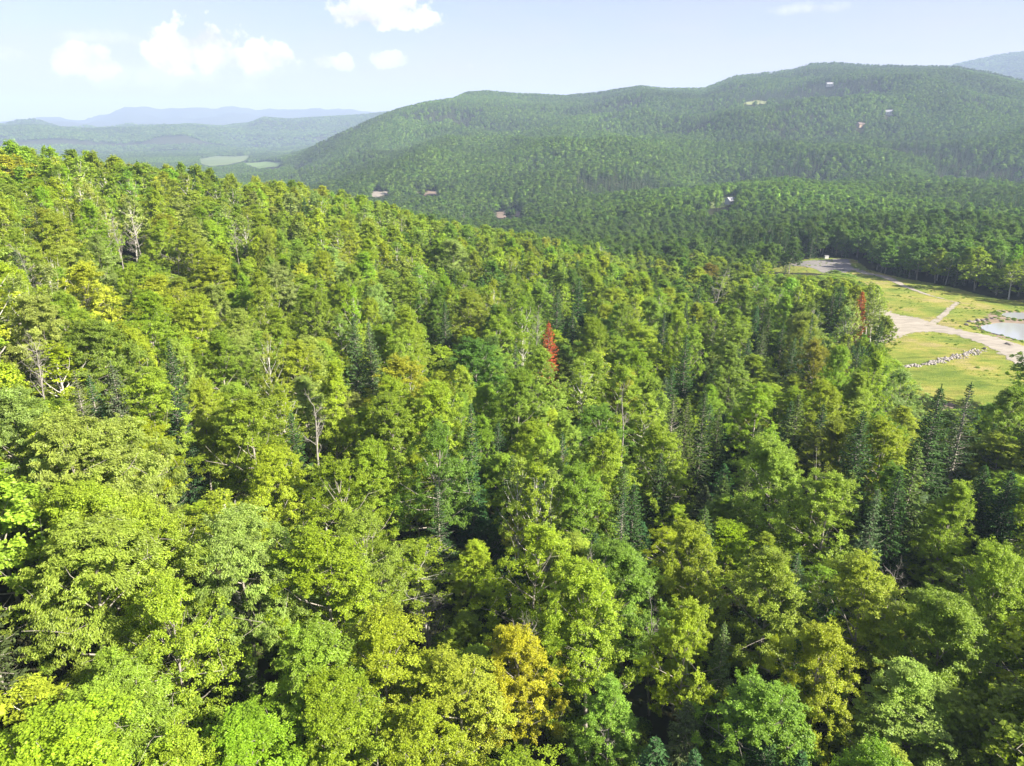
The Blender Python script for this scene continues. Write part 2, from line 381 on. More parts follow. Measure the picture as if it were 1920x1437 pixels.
M_mud = gravel('bare brown soil', (.26, .20, .15), 3.0); M_rocky = gravel('grey gravel', (.235, .22, .205), 2.0)
M_field = plain('hay field', (.12, .16, .05), .9, .006, .25)
M_water, t, b = mat('pond water'); b.inputs['Base Color'].default_value = (.31, .32, .33, 1); b.inputs['Roughness'].default_value = .07; b.inputs['IOR'].default_value = 1.33; b.inputs['Specular IOR Level'].default_value = 1.0
bp = nd(t, 'ShaderNodeBump'); bp.inputs['Strength'].default_value = .12; bp.inputs['Distance'].default_value = .05; t.links.new(noise(t, 1.5, 3), bp.inputs['Height']); t.links.new(bp.outputs[0], b.inputs['Normal'])

# meadow = everything cleared on the right
CLEAR = [(1420, 505), (1450, 494), (1500, 488), (1545, 483), (1600, 486), (1640, 508), (1700, 522), (1770, 535), (1850, 555), (1925, 567), (2000, 580), (2200, 620), (2260, 720),
         (2060, 790), (1900, 780), (1820, 800), (1740, 800), (1700, 760), (1672, 700), (1640, 680), (1622, 650), (1628, 600), (1640, 570), (1618, 548), (1585, 522), (1520, 512), (1470, 512)]
W_clear = densify(hit_poly(CLEAR), 5, 1.5, 1)
sheet('meadow', W_clear, soft_edge(M_grass, 2.0, .5), 'yellow green meadow in the clearing', .10, 3.0)
def road(name, pts, m, label, off):
    """pts: pixel centre line (px, py, width m) -> ribbon outline"""
    c = np.array([hit(p[0], p[1])[:2] for p in pts]); wd = np.array([p[2] for p in pts], float)
    tt = np.linspace(0, len(c)-1, len(c)*8); 
    def cr(A, u):
        i = min(int(u), len(A)-2); f = u-i; a = A[max(i-1, 0)]; b = A[i]; cc = A[i+1]; d = A[min(i+2, len(A)-1)]
        return .5*((2*b)+(-a+cc)*f+(2*a-5*b+4*cc-d)*f*f+(-a+3*b-3*cc+d)*f**3)
    L_ = np.array([cr(c, u) for u in tt]); Wd = np.array([cr(wd, u) for u in tt])
    T = np.gradient(L_, axis=0); T /= np.linalg.norm(T, axis=1)[:, None]+1e-9; Nn = np.stack([-T[:, 1], T[:, 0]], -1)
    P = np.vstack([L_+Nn*Wd[:, None]/2, (L_-Nn*Wd[:, None]/2)[::-1]])
    sheet(name, P, m, label, off, 1.6); return L_
ROADPOLY = [(1560, 600), (1640, 578), (1662, 580), (1690, 590), (1725, 596), (1760, 608), (1800, 617), (1850, 628), (1895, 640), (1945, 655), (2010, 672), (2010, 700), (1945, 692), (1915, 688),
            (1880, 672), (1850, 652), (1810, 636), (1770, 626), (1725, 625), (1690, 634), (1660, 648), (1620, 660), (1560, 660), (1560, 640), (1625, 632), (1660, 625), (1668, 608), (1650, 592)]
rp = densify(hit_poly(ROADPOLY), 3, .8, 2)
sheet('gravel_road', rp, M_gravel, 'pale gravel road forking across the clearing', .16, 1.8)
LOT = [(1480, 494), (1500, 490), (1545, 487), (1592, 485), (1598, 494), (1604, 506), (1585, 512), (1545, 513), (1520, 503), (1482, 499)]
sheet('gravel_yard', densify(hit_poly(LOT), 4, 1, 3), M_rocky, 'grey gravel yard at the far end of the clearing', .16, 2.5)
road('lane', [(1600, 504, 6), (1625, 513, 6), (1660, 520, 6), (1690, 534, 4), (1730, 550, 3), (1765, 560, 2.6), (1790, 567, 2.4)], M_track, 'dusty lane crossing the far meadow', .20)
road('track', [(1797, 566, 2.6), (1785, 576, 2.8), (1770, 590, 3), (1755, 602, 3.4), (1742, 612, 4.5)], M_track, 'short pale track joining the gravel road', .22)
road('access_track', [(1425, 508, 4), (1445, 502, 4), (1470, 497, 4.5), (1500, 495, 5)], M_gravel, 'pale access track leading to the gravel yard', .20)
PB = [(1822, 612), (1838, 598), (1862, 580), (1900, 583), (1960, 590), (2000, 610), (2000, 650), (1920, 643), (1870, 634)]
sheet('pond_bank', densify(hit_poly(PB), 3, 1, 5), M_mud, 'bare soil bank around the ponds', .13, 2.0)
sheet('bare_patch', densify(hit_poly([(1735, 770), (1760, 752), (1790, 752), (1800, 768), (1775, 782)]), 2, .8, 6), M_mud, 'bare earth patch at the edge of the spruces', .15, 1.8)
for (P, wz), lb in zip(POND, ('larger pond reflecting the bright sky', 'smaller narrow pond above the larger pond')):
    # the shore line is where the banks meet the flat water: the water sheet runs a little under them
    sheet('pond', P, M_water, lb, 0, 2.5, z=wz+.22)
# gravel pit and dirt banks in the valley, hay fields, mountain meadow
PIT = [(690, 362), (700, 358), (712, 360), (722, 359), (741, 362), (733, 365), (716, 367), (702, 371), (696, 366)]
BANK = [(770, 363), (800, 358), (838, 361), (812, 366)]
CUT = [(905, 400), (925, 400), (938, 396), (955, 398), (972, 396), (985, 402), (1000, 405), (978, 408), (962, 405), (940, 410), (925, 405)]
FIELD = [(372, 299), (405, 293), (440, 294), (470, 291), (462, 300), (430, 309), (395, 312), (375, 308)]
FIELD2 = [(455, 306), (500, 303), (535, 305), (520, 313), (480, 315)]
MEAD = [(1388, 195), (1404, 192), (1418, 189), (1432, 191), (1447, 190), (1438, 195), (1424, 195), (1412, 198), (1400, 197)]
STEADING = [(1285, 398), (1298, 391), (1345, 391), (1382, 380), (1392, 372), (1378, 366), (1350, 372), (1325, 385), (1300, 389)]
M_sand = plain('sand', (.23, .20, .17), .95, .05, .3); M_cut = plain('slash and bare soil', (.20, .15, .11), .95, .06, .5)
W_pit = densify(hit_poly(PIT, tmin=500), 8, 2, 1)
sheet('gravel_pit', W_pit, M_sand, 'pale sand pit in the valley forest', .5, 8)
sheet('dirt_bank', densify(hit_poly(BANK, tmin=500), 8, 2, 1), M_cut, 'brown dirt bank right of the sand pit', .5, 8)
sheet('cleared_ground', densify(hit_poly(CUT, tmin=500), 8, 3, 1), M_cut, 'brown cleared ground in the valley woods', .5, 8)
sheet('hay_field', angular(hit_poly(FIELD, tmin=1500), 25, 16), M_field, 'pale green hay field in the left valley', 1.5, 40)
sheet('lower_field', angular(hit_poly(FIELD2, tmin=1500), 25, 12), plain('bright pasture', (.13, .20, .05), .9, .02, .3), 'bright green strip of pasture below the hay field', 1.5, 40)
sheet('mountain_meadow', angular(hit_poly(MEAD, tmin=1500), 12, 10), plain('dry pasture', (.19, .21, .08), .9, .01, .2), 'small meadow high on the mountain', 2.0, 25)
sheet('yard', densify(hit_poly(STEADING, tmin=500), 6, 1.5, 1), plain('mown yard', (.17, .22, .05), .9, .05, .3), 'mown yard around the valley house', .6, 8)
EXCL_FAR = [PIT, BANK, CUT, FIELD, FIELD2, MEAD, STEADING]

# ------------------------------------------------------------------ tree meshes
class Tubes:
    def __init__(s): s.V = []; s.F = []
    def add(s, pts, rad, n=6):
        pts = np.asarray(pts, float); k0 = len(s.V); T = np.gradient(pts, axis=0); ang = np.arange(n)*2*math.pi/n
        for p, tt, r in zip(pts, T, rad):
            tt = tt/(np.linalg.norm(tt)+1e-9); a = np.cross(tt, [1, 0, 0] if abs(tt[0]) < .8 else [0, 1, 0]); a /= np.linalg.norm(a); b = np.cross(tt, a)
            for q in ang: s.V.append(p+r*(math.cos(q)*a+math.sin(q)*b))
        for i in range(len(pts)-1):
            for q in range(n): s.F.append((k0+i*n+q, k0+i*n+(q+1) % n, k0+(i+1)*n+(q+1) % n, k0+(i+1)*n+q))
    def arrays(s): return np.array(s.V).reshape(-1, 3), np.array(s.F, int).reshape(-1, 4)
def unit(v): return v/(np.linalg.norm(v, axis=-1, keepdims=True)+1e-9)
def leaves(P, Nrm, Ax, Ln, Wd, fold=.12):
    """one folded diamond per leaf"""
    Nrm = unit(Nrm); Ax = unit(Ax-Nrm*(Ax*Nrm).sum(-1, keepdims=True)); B = np.cross(Nrm, Ax)
    L_ = Ln[:, None]; W_ = Wd[:, None]
    v = np.stack([P-Ax*L_*.5, P+B*W_*.5+Nrm*L_*fold, P+Ax*L_*.5-Nrm*L_*fold*.6, P-B*W_*.5+Nrm*L_*fold], 1)
    return v.reshape(-1, 3), np.arange(len(P)*4).reshape(-1, 4)

def broadleaf(seed, H=18, Rd=4.2, cb=.36, nclus=190, nleaf=150, leaf=.21, style='round', limbs=True, drop=0.0, dome=False):
    r = np.random.default_rng(seed); T = Tubes()
    lean = r.normal(0, .035, 2)*H
    def axis(z): f = z/H; return np.array([lean[0]*f+.25*math.sin(f*5+seed), lean[1]*f+.25*math.cos(f*4+seed*2), z])
    zs = np.linspace(-1.0, H*.86, 9); r0 = .011*H+.03
    if limbs: T.add([axis(z) for z in zs], [r0*(1-.86*max(z, 0)/(H*.9)) for z in zs], 7)
    zb = H*cb
    nl = 22 if limbs else 10
    def env(t):
        if style == 'cone': return Rd*(1-t)**.62*min(1, t*5+.45)
        if style == 'tall': return Rd*math.sin(math.pi*min(.98, t**.85*.9+.1))**.7
        return Rd*math.sin(math.pi*min(.985, (t*.73+.235)))**.74
    cl = []
    for i in range(nl):
        t0 = (i+.5)/nl; zst = zb*.8+(H*.84-zb*.8)*t0**1.1; az = i*2.399+r.normal(0, .35)
        tt = min(1.0, t0*1.0+.12+r.uniform(-.03, .06)); zt = zb+(H-zb)*tt; re = env(min(tt, .96))*r.uniform(.72, 1.22)
        if i >= nl-2: re *= .25; zt = H*r.uniform(.95, 1.0)
        a = axis(zst); e = axis(zt)+np.array([math.cos(az)*re, math.sin(az)*re, 0]); e[2] -= .3*(1-tt)*re*.5
        mid = (a+e)/2+np.array([0, 0, -.25*re*.3])+r.normal(0, .18, 3)
        if limbs:
            pts = [a, a*.55+mid*.45+r.normal(0, .06, 3), mid, mid*.45+e*.55+r.normal(0, .1, 3), e]; rr = r0*.42*(1-.6*t0); T.add(pts, [rr, rr*.8, rr*.6, rr*.4, rr*.15], 5)
        if r.random() < drop: continue
        for k in range(int(nclus/nl)):
            f = .28+.72*r.random()**.55; p = a*(1-f)+e*f
            sp = (.35+.65*f)*re*.36+.35; off = r.normal(0, 1, 3)*np.array([sp, sp, sp*.55]); q = p+off
            tz = (q[2]-zb)/(H-zb)
            if tz > 1.02: q[2] = H*1.0-r.random()*.5; tz = 1
            ax = axis(q[2]); rad = math.hypot(*(q-ax)[:2]); lim = env(min(max(tz, .0), .97))*(1.12+.25*math.sin(3*az+seed))
            if rad > lim+.2: q[:2] = ax[:2]+(q-ax)[:2]/rad*lim*r.uniform(.85, 1.05)
            cl.append(q)
            if limbs and r.random() < .28:
                T.add([p, (p+q)/2+r.normal(0, .05, 3), q], [rr*.3, rr*.22, .012], 4)
    cl = np.array(cl); n = len(cl)
    rc = r.uniform(.42, .88, n)*(Rd/4.2)**.5*(1.0 if limbs else 1.35)
    cnt = np.maximum(2, (nleaf*(rc/.66)**2).astype(int)); idx = np.repeat(np.arange(n), cnt); m = len(idx)
    d = unit(r.normal(0, 1, (m, 3))); rr_ = r.random(m)**.4
    # each clump is a handful of leafy twigs reaching out of one point
    nd_ = 6; tw = unit(r.normal(0, 1, (n, nd_, 3))*[1, 1, .6]+[0, 0, .25]); tw = tw*r.uniform(.6, 1.5, (n, nd_, 1)); wch = r.integers(0, nd_, m); ta = tw[idx, wch]
    u_ = r.random(m)**.75; P = cl[idx]+ta*(rc[idx]*u_)[:, None]+r.normal(0, 1, (m, 3))*(rc[idx]*.24*(1.15-.6*u_))[:, None]*[1, 1, .65]
    cen = np.array([lean[0]*.6, lean[1]*.6, zb+(H-zb)*.42]); outw = unit((P-cen)*np.array([1, 1, .8]))
    if style == 'droop':
        Nrm = outw*.9+r.normal(0, .45, (m, 3))+np.array([0, 0, .35]); Ax = unit(outw*.5+r.normal(0, .35, (m, 3))+np.array([0, 0, -1.1])); Ln = r.uniform(.8, 1.3, m)*leaf*1.35; Wd = Ln*.36
    else:
        Nrm = (np.array([0, 0, .35])+outw*1.3+r.normal(0, .3, (m, 3))) if dome else (np.array([0, 0, .8])+outw*.6+d*.35+r.normal(0, .42, (m, 3))); Ax = outw+r.normal(0, .7, (m, 3))+np.array([0, 0, -.15]); Ln = r.uniform(.75, 1.3, m)*leaf; Wd = Ln*r.uniform(.62, .9, m)
    V, F = leaves(P, Nrm, Ax, Ln, Wd)
    lv = np.clip(.5+.22*r.normal(0, 1, m)+.16*r.normal(0, 1, n)[idx], 0, 1)
    return T.arrays(), V, F, lv
def spruce(seed, H=17, Rd=2.7, dens=1.0, twig=1.0, zb=.08, bare=0.0, thin=1.0, lod=0):
    r = np.random.default_rng(seed); T = Tubes(); T.add([(0, 0, z) for z in np.linspace(-1, H*.985, 7)], [(.012*H+.02)*(1-.93*max(z, 0)/H) for z in np.linspace(-1, H*.985, 7)], 6)
    P, Nn, A_, L_, Wd, G_ = [], [], [], [], [], []
    z = H*zb; w_ = 0
    while z < H*.985:
        t = z/H; nb = 5 if lod < 2 else 4; base = r.uniform(0, 6.28)
        ln0 = Rd*(1-t)**.74*(1 if t > .2 else .75+t*1.25)
        for k in range(nb):
            ln = max(.14, ln0*r.uniform(.55, 1.25)); az = base+k*6.283/nb+r.normal(0, .18); dx, dy = math.cos(az), math.sin(az)
            dr = -.26*(1-t)+.42*t+r.normal(0, .07)
            m = max(3, int(ln/(.2 if lod == 0 else .42 if lod == 1 else .9)*dens)); s = np.linspace(.1, 1.0, m)
            pts = np.stack([dx*s*ln, dy*s*ln, z+ln*(dr*s-.20*s+.24*s**3)], -1)
            if lod == 0 or (lod == 1 and ln > .8): T.add([(0, 0, z), pts[m//2], pts[-1]], [.012+.012*ln, .008+.006*ln, .006], 3 if lod else 4)
            if r.random() < bare: continue
            for sgn in (-1, 1):
                tl = (.16+.42*ln*np.sin(np.pi*np.clip(1.08-s*.9, 0, 1))**.8*.55)*r.uniform(.75, 1.25, m)*twig
                side = np.array([-dy*sgn, dx*sgn, 0]); ax = unit(side*.85+np.array([dx, dy, 0])*.6+np.array([0, 0, -.22])+r.normal(0, .14, (m, 3)))
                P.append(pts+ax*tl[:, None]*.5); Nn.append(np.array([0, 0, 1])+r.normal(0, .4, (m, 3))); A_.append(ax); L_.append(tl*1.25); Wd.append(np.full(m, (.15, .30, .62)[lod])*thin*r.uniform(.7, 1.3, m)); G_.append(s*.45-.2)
            # drooping needles along the branch itself
            ax = unit(np.stack([np.full(m, dx), np.full(m, dy), np.full(m, dr)], -1)+r.normal(0, .15, (m, 3)))
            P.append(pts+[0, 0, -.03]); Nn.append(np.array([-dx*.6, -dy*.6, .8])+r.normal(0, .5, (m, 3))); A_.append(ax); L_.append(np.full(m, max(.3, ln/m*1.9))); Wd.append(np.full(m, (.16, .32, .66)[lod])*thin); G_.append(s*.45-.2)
        z += (.24+.16*(1-t))*(1, 1.5, 3.0)[lod]/dens
    m = 10; P.append(np.stack([np.zeros(m), np.zeros(m), H*(.94+.06*np.linspace(0, 1.1, m))], -1)); Nn.append(r.normal(0, 1, (m, 3))*[1, 1, .1]); A_.append(np.tile([0, 0, 1.], (m, 1))); L_.append(np.full(m, .4)); Wd.append(np.full(m, .12*(1+lod))); G_.append(np.full(m, .3))
    P = np.vstack(P); V, F = leaves(P, np.vstack(Nn), np.vstack(A_), np.concatenate(L_), np.concatenate(Wd), .05)
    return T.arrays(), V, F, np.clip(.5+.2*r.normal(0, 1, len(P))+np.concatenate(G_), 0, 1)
def snag(seed, H=16, spread=3.0, nb=14, up=.9, fork=False, top=.45):
    r = np.random.default_rng(seed); T = Tubes(); B = Tubes(); lx, ly = r.normal(0, .05, 2)*H
    ax = lambda z: np.array([lx*z/H+.2*math.sin(z*.5+seed), ly*z/H+.15*math.cos(z*.4), z])
    zs = np.linspace(-1, H, 12); T.add([ax(z) for z in zs], [(.013*H+.03)*(1-.88*max(z, 0)/H) for z in zs], 7)
    def br(p, d, L_, rad, lv):
        n = 5; pts = [p]; dd = d.copy()
        for i in range(n):
            dd = unit(dd+r.normal(0, .16, 3)+np.array([0, 0, .05])); pts.append(pts[-1]+dd*L_/n)
        B.add(pts, np.linspace(rad, rad*.25, n+1), 5 if lv == 0 else 4)
        if lv < 2:
            for i in range(2, n+1):
                for _ in range(2 if lv == 0 else 1):
                    if r.random() < .85: br(pts[i], unit(dd*.7+r.normal(0, .6, 3)), L_*r.uniform(.3, .55), rad*.45, lv+1)
    for i in range(nb):
        f = top+(1-top)*(i+r.random())/nb; az = i*2.4+r.normal(0, .3); e = up*r.uniform(.6, 1.2)
        br(ax(H*f), unit(np.array([math.cos(az), math.sin(az), e])), spread*(1.15-f*.5)*r.uniform(.6, 1.2), .05*(1.4-f)+.015, 0)
    return T.arrays(), B.arrays()

def crown_mesh(name, V, F, lv, m):
    me = mesh_np(name, V, F); a = me.attributes.new('lv', 'FLOAT', 'FACE'); a.data.foreach_set('value', lv.astype(np.float32)); me.materials.append(m); return me
def pair(name, res, leafm, barkm):
    (tv, tf), V, F, lv = res
    c = crown_mesh(name+' crown', V, F, lv, leafm); t_ = mesh_np(name+' trunk', tv, tf, True); t_.materials.append(barkm); return c, t_
def merged(name, res, leafm, barkm, hull=None):
    """trunk and crown in one mesh, for the uncountable far wood"""
    (tv, tf), V, F, lv = res
    VV = np.vstack([tv, V]) if len(tv) else V; FF = np.vstack([tf, F+len(tv)]) if len(tv) else F
    mi = np.concatenate([np.ones(len(tf), int), np.zeros(len(F), int)]); LV = np.concatenate([np.full(len(tf), .5), lv])
    if hull is not None:
        hv, hf = hull; hf4 = np.column_stack([hf, hf[:, 2]]) if hf.shape[1] == 3 else hf
        k0 = len(VV); VV = np.vstack([VV, hv]); FF = np.vstack([FF, hf4+k0]); mi = np.concatenate([mi, np.zeros(len(hf), int)]); LV = np.concatenate([LV, np.random.default_rng(1).random(len(hf))*.5+.15])
    me = mesh_np(name, VV, FF); a = me.attributes.new('lv', 'FLOAT', 'FACE'); a.data.foreach_set('value', LV.astype(np.float32))
    me.materials.append(leafm); me.materials.append(barkm); me.polygons.foreach_set('material_index', mi.astype(np.int32))
    o = bpy.data.objects.new(name, me); return o
def lump(seed, H, Rd, zb, nu=10, nv=6):
    r = np.random.default_rng(seed); V = []; F = []
    for i in range(nv+1):
        t = i/nv; ph = math.pi*t
        for j in range(nu):
            q = r.uniform(.72, 1.05); a = j/nu*6.283; z = zb+(H-zb)*(1-math.cos(ph))/2
            V.append((math.cos(a)*Rd*.62*math.sin(ph)**.7*q, math.sin(a)*Rd*.62*math.sin(ph)**.7*q, zb+(z-zb)*(.86+.1*r.random())))
    for i in range(nv):
        for j in range(nu): F.append((i*nu+j, i*nu+(j+1) % nu, (i+1)*nu+(j+1) % nu, (i+1)*nu+j))
    return np.array(V), np.array(F)

# near, leaf by leaf.  (kind, mesh pair, nominal height, nominal crown radius)
BR = []
for k, (H, Rd, cb, st, nc, nl, lf, dp) in enumerate([
    (21, 5.4, .28, 'round', 360, 190, .17, 0), (22, 5.0, .32, 'round', 340, 185, .17, .06), (20, 5.8, .26, 'round', 400, 185, .17, .04), (23, 4.7, .28, 'tall', 340, 185, .165, .04),
    (22, 4.8, .20, 'cone', 350, 190, .165, 0), (21, 5.4, .30, 'droop', 350, 185, .185, .05), (21, 5.0, .28, 'droop', 340, 185, .18, 0), (21, 5.4, .34, 'round', 270, 150, .17, .16)]):
    BR.append((st, pair('broadleaf %d' % k, broadleaf(11+k, H, Rd, cb, nc, nl, lf, st, True, dp), M_leaf, M_bark), H, Rd))
BIR = []
for k, (H, Rd, cb, dp) in enumerate([(19, 3.1, .42, .05), (20, 2.8, .5, .1), (18, 3.3, .4, .1)]):
    BIR.append(('birch', pair('birch %d' % k, broadleaf(41+k, H, Rd, cb, 150, 115, .17, 'tall', True, dp), M_leaf, M_birch), H, Rd))
SP = []
for k, (H, Rd, dn, br_) in enumerate([(17, 2.7, 1.0, 0), (18, 2.4, 1.0, 0), (16, 2.9, 1.05, 0), (18, 2.6, .8, .22)]):
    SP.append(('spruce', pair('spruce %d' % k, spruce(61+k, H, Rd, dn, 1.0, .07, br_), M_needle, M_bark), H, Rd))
SPD = [('spruce', pair('dead spruce', spruce(77, 17, 2.3, 1.0, .95, .1, .04, .9), M_needle, M_bark), 17, 2.3)]
SN = []
for k, (H, s_, n_, u_, tp) in enumerate([(17, 3.2, 14, 1.3, .55), (15, 3.6, 16, .6, .35), (18, 2.2, 8, 1.6, .6), (12, 3.4, 18, .9, .2)]):
    (tv, tf), (bv, bf) = snag(91+k, H, s_, n_, u_, False, tp); a = mesh_np('snag trunk', tv, tf, True); a.materials.append(M_dead); b_ = mesh_np('snag branches', bv, bf, True); b_.materials.append(M_dead)
    SN.append(('snag', (b_, a), H, s_))

# ------------------------------------------------------------------ tree list
GREEN0 = {  # linear base colours
 'mid green': (.104, .178, .018), 'light green': (.135, .215, .026), 'bright yellow green': (.165, .228, .020), 'olive green': (.120, .182, .024), 'dark green': (.070, .130, .018),
 'pale green': (.160, .225, .055), 'yellow green': (.148, .222, .018), 'golden yellow': (.205, .232, .014), 'yellowing': (.150, .210, .014), 'rusty olive': (.135, .155, .02)}
GREEN = {k_: (1.92*v_[0], 1.70*v_[1], 1.5*v_[2]) for k_, v_ in GREEN0.items()}
CON = {'blue green': (.050, .112, .030), 'dark green': (.048, .100, .025), 'olive green': (.090, .145, .026), 'grey green': (.088, .130, .045), 'red': (.40, .085, .028), 'pale green': (.10, .165, .05)}
trees = []   # dict: kind, x, y, z, H, R, tint, colour name, label
def jit(c, s=.12):
    k = 1+rng.normal(0, s); return (max(.004, c[0]*k*(1+rng.normal(0, .08))), max(.004, c[1]*k), max(.003, c[2]*k*(1+rng.normal(0, .2))))
def add_px(kind, px, py, H, Rd, col, label=None, var=None, key=None):
    H *= {'broadleaf': 1.17, 'birch': 1.1}.get(kind, 1.2 if kind == 'spruce' else 1.08); Rd *= {'broadleaf': 1.2, 'birch': 1.15, 'snag': 1.1}.get(kind, 1.38)
    h = hit(px, py, H, tmin=25)
    if h is None: return
    x, y, z = h; tab = CON if kind in ('spruce', 'dead_spruce') else GREEN
    c = tab.get(col, (.3, .3, .3)); trees.append(dict(kind=kind, x=x, y=y, z=h1(x, y), H=H, R=Rd, tint=jit(c, .04), col=col, label=label, var=var, tip=(px, py), key=key, rot=rng.uniform(0, 6.28)))
# crowns that can be picked out in the photograph: (px, py of the top, height, crown radius, colour, mesh, label, short name)
BL = [
 (985, 1182, 15, 3.6, 'golden yellow', 0, 'golden orange maple with bare twigs poking from its top', 'the golden orange maple'),
 (190, 893, 19, 5.0, 'bright yellow green', 2, 'bright yellow green maple in front of the pale leaning birch branches', 'the bright maple'),
 (268, 935, 17, 4.3, 'bright yellow green', 0, None, None), (430, 955, 19, 5.0, 'pale green', 5, 'tall pale ash with drooping leaf sprays, left of the thin leafless trunk', 'the drooping ash'),
 (130, 985, 18, 5.6, 'pale green', 6, 'broad pale ash directly below the bright yellow green maple', 'the broad pale ash'), (600, 1005, 19, 5.2, 'yellow green', 1, 'yellow green tree flecked with orange below the reddish twiggy snag', 'the flecked tree'),
 (640, 865, 17, 4.4, 'olive green', 7, None, None), (470, 738, 19, 5.2, 'olive green', 1, 'dense olive tree just left of the reddish twiggy snag', 'the dense olive tree'),
 (815, 795, 20, 4.8, 'dark green', 7, 'open dark tree with layered shelves of leaves above a deep gap', 'the layered dark tree'),
 (1005, 655, 21, 4.6, 'light green', 3, 'tall light green tree standing in front of the red dead spruce', 'the tall light tree'), (965, 700, 19, 4.2, 'mid green', 0, None, None),
 (1125, 600, 19, 4.6, 'mid green', 2, 'rounded green tree right of the red dead spruce', 'the rounded green tree'), (1372, 650, 20, 4.8, 'olive green', 4, 'cone shaped olive tree with a rusty tinge behind the spruces', 'the cone shaped olive tree'),
 (1310, 985, 17, 3.8, 'yellowing', 0, 'yellowing maple with an orange topmost spray near the centre right', 'the yellowing maple'), (1480, 832, 19, 5.4, 'light green', 2, 'large light green tree left of the spruce cluster', 'the large light tree'),
 (1570, 890, 18, 4.6, 'light green', 1, None, None), (1795, 900, 17, 3.6, 'yellow green', 4, 'upright yellow green maple between the spruces and the dark gap', 'the upright maple'),
 (1712, 1262, 14, 4.6, 'pale green', 3, 'dense pale green willow with several pointed tops in the bottom right', 'the dense willow'), (1790, 1300, 12, 3.6, 'pale green', 3, None, None),
 (1110, 1062, 19, 4.4, 'yellow green', 0, 'yellow green maple with a dead forked top', 'the maple with the dead top'), (1300, 1128, 17, 3.2, 'yellowing', 1, 'narrow yellow maple right of the thin bare pole', 'the narrow yellow maple'),
 (1000, 995, 18, 4.8, 'yellow green', 7, None, None), (1625, 1055, 18, 4.4, 'yellow green', 1, None, None), (860, 450, 19, 5.6, 'pale green', 2, 'wide pale rounded crown in the middle distance', 'the wide pale crown'),
 (1065, 425, 19, 6.0, 'dark green', 2, 'wide dark crown on the crest above the valley woods', 'the dark crest crown'), (640, 1310, 16, 4.6, 'yellow green', 2, None, None), (60, 1352, 16, 5.2, 'yellow green', 1, None, None), (130, 1330, 15, 4.0, 'light green', 0, None, None),
 (300, 1395, 14, 3.6, 'bright yellow green', 0, 'bright yellow maple cut by the bottom edge, left of centre', 'the low yellow maple'), (110, 778, 19, 5.4, 'pale green', 6, 'wide grey green crown behind the pale leaning birch branches', 'the grey green crown'), (215, 785, 18, 4.6, 'pale green', 5, None, None), (25, 738, 19, 4.6, 'pale green', 6, None, None),
 (1140, 1290, 13, 3.2, 'light green', 4, None, None), (1905, 1050, 17, 4.6, 'light green', 2, None, None), (805, 728, 19, 4.6, 'yellow green', 0, None, None), (725, 745, 18, 4.4, 'mid green', 1, None, None), (770, 520, 18, 4.6, 'olive green', 1, None, None),
 (880, 545, 19, 5.0, 'olive green', 3, None, None), (1160, 690, 18, 4.2, 'yellow green', 7, None, None), (1430, 720, 18, 4.4, 'yellow green', 1, None, None), (1390, 535, 18, 4.8, 'olive green', 4, None, None), (1240, 800, 18, 4.0, 'yellow green', 1, None, None),
 (1110, 820, 18, 4.4, 'yellow green', 2, None, None), (1080, 880, 18, 4.4, 'mid green', 1, None, None), (720, 1140, 18, 4.6, 'yellow green', 3, None, None), (560, 1190, 18, 4.4, 'light green', 6, None, None), (300, 1090, 18, 4.4, 'yellow green', 7, None, None),
 (1460, 1040, 18, 4.6, 'olive green', 3, None, None), (1560, 1170, 17, 3.6, 'yellowing', 0, 'yellowing maple with an orange sprig in the lower right', 'the sprigged maple'), (1820, 1120, 17, 4.8, 'mid green', 2, None, None), (1450, 1290, 16, 4.2, 'mid green', 1, None, None),
 (860, 1240, 15, 4.4, 'yellow green', 1, None, None), (760, 1330, 14, 4.2, 'yellow green', 0, None, None), (460, 1330, 15, 4.4, 'light green', 3, None, None), (225, 1240, 16, 4.2, 'light green', 5, None, None), (590, 545, 18, 4.4, 'olive green', 0, None, None), (350, 560, 18, 4.6, 'bright yellow green', 0, None, None),
 (410, 620, 18, 4.6, 'olive green', 3, None, None), (560, 640, 17, 4.2, 'bright yellow green', 1, None, None), (60, 560, 18, 4.6, 'pale green', 6, None, None), (180, 600, 18, 4.8, 'olive green', 5, None, None), (280, 690, 18, 4.2, 'yellow green', 1, None, None),
 (1000, 480, 18, 4.6, 'bright yellow green', 1, None, None), (1230, 560, 18, 4.2, 'light green', 2, None, None), (1180, 1010, 17, 4.6, 'mid green', 2, None, None), (680, 960, 17, 4.4, 'olive green', 7, None, None), (1530, 640, 18, 4.0, 'rusty olive', 1, 'rusty olive crown near the edge of the clearing', 'the rusty crown'),
 (1660, 790, 17, 4.4, 'yellow green', 1, None, None), (1700, 700, 15, 4.0, 'pale green', 7, None, None), (1600, 700, 17, 4.4, 'light green', 4, None, None), (1890, 730, 16, 4.0, 'light green', 2, None, None), (1880, 815, 12, 4.2, 'bright yellow green', 1, None, None)]
for (px, py, H, Rd, col, var, lb, key) in BL: add_px('broadleaf', px, py, H, Rd, col, lb, var, key)
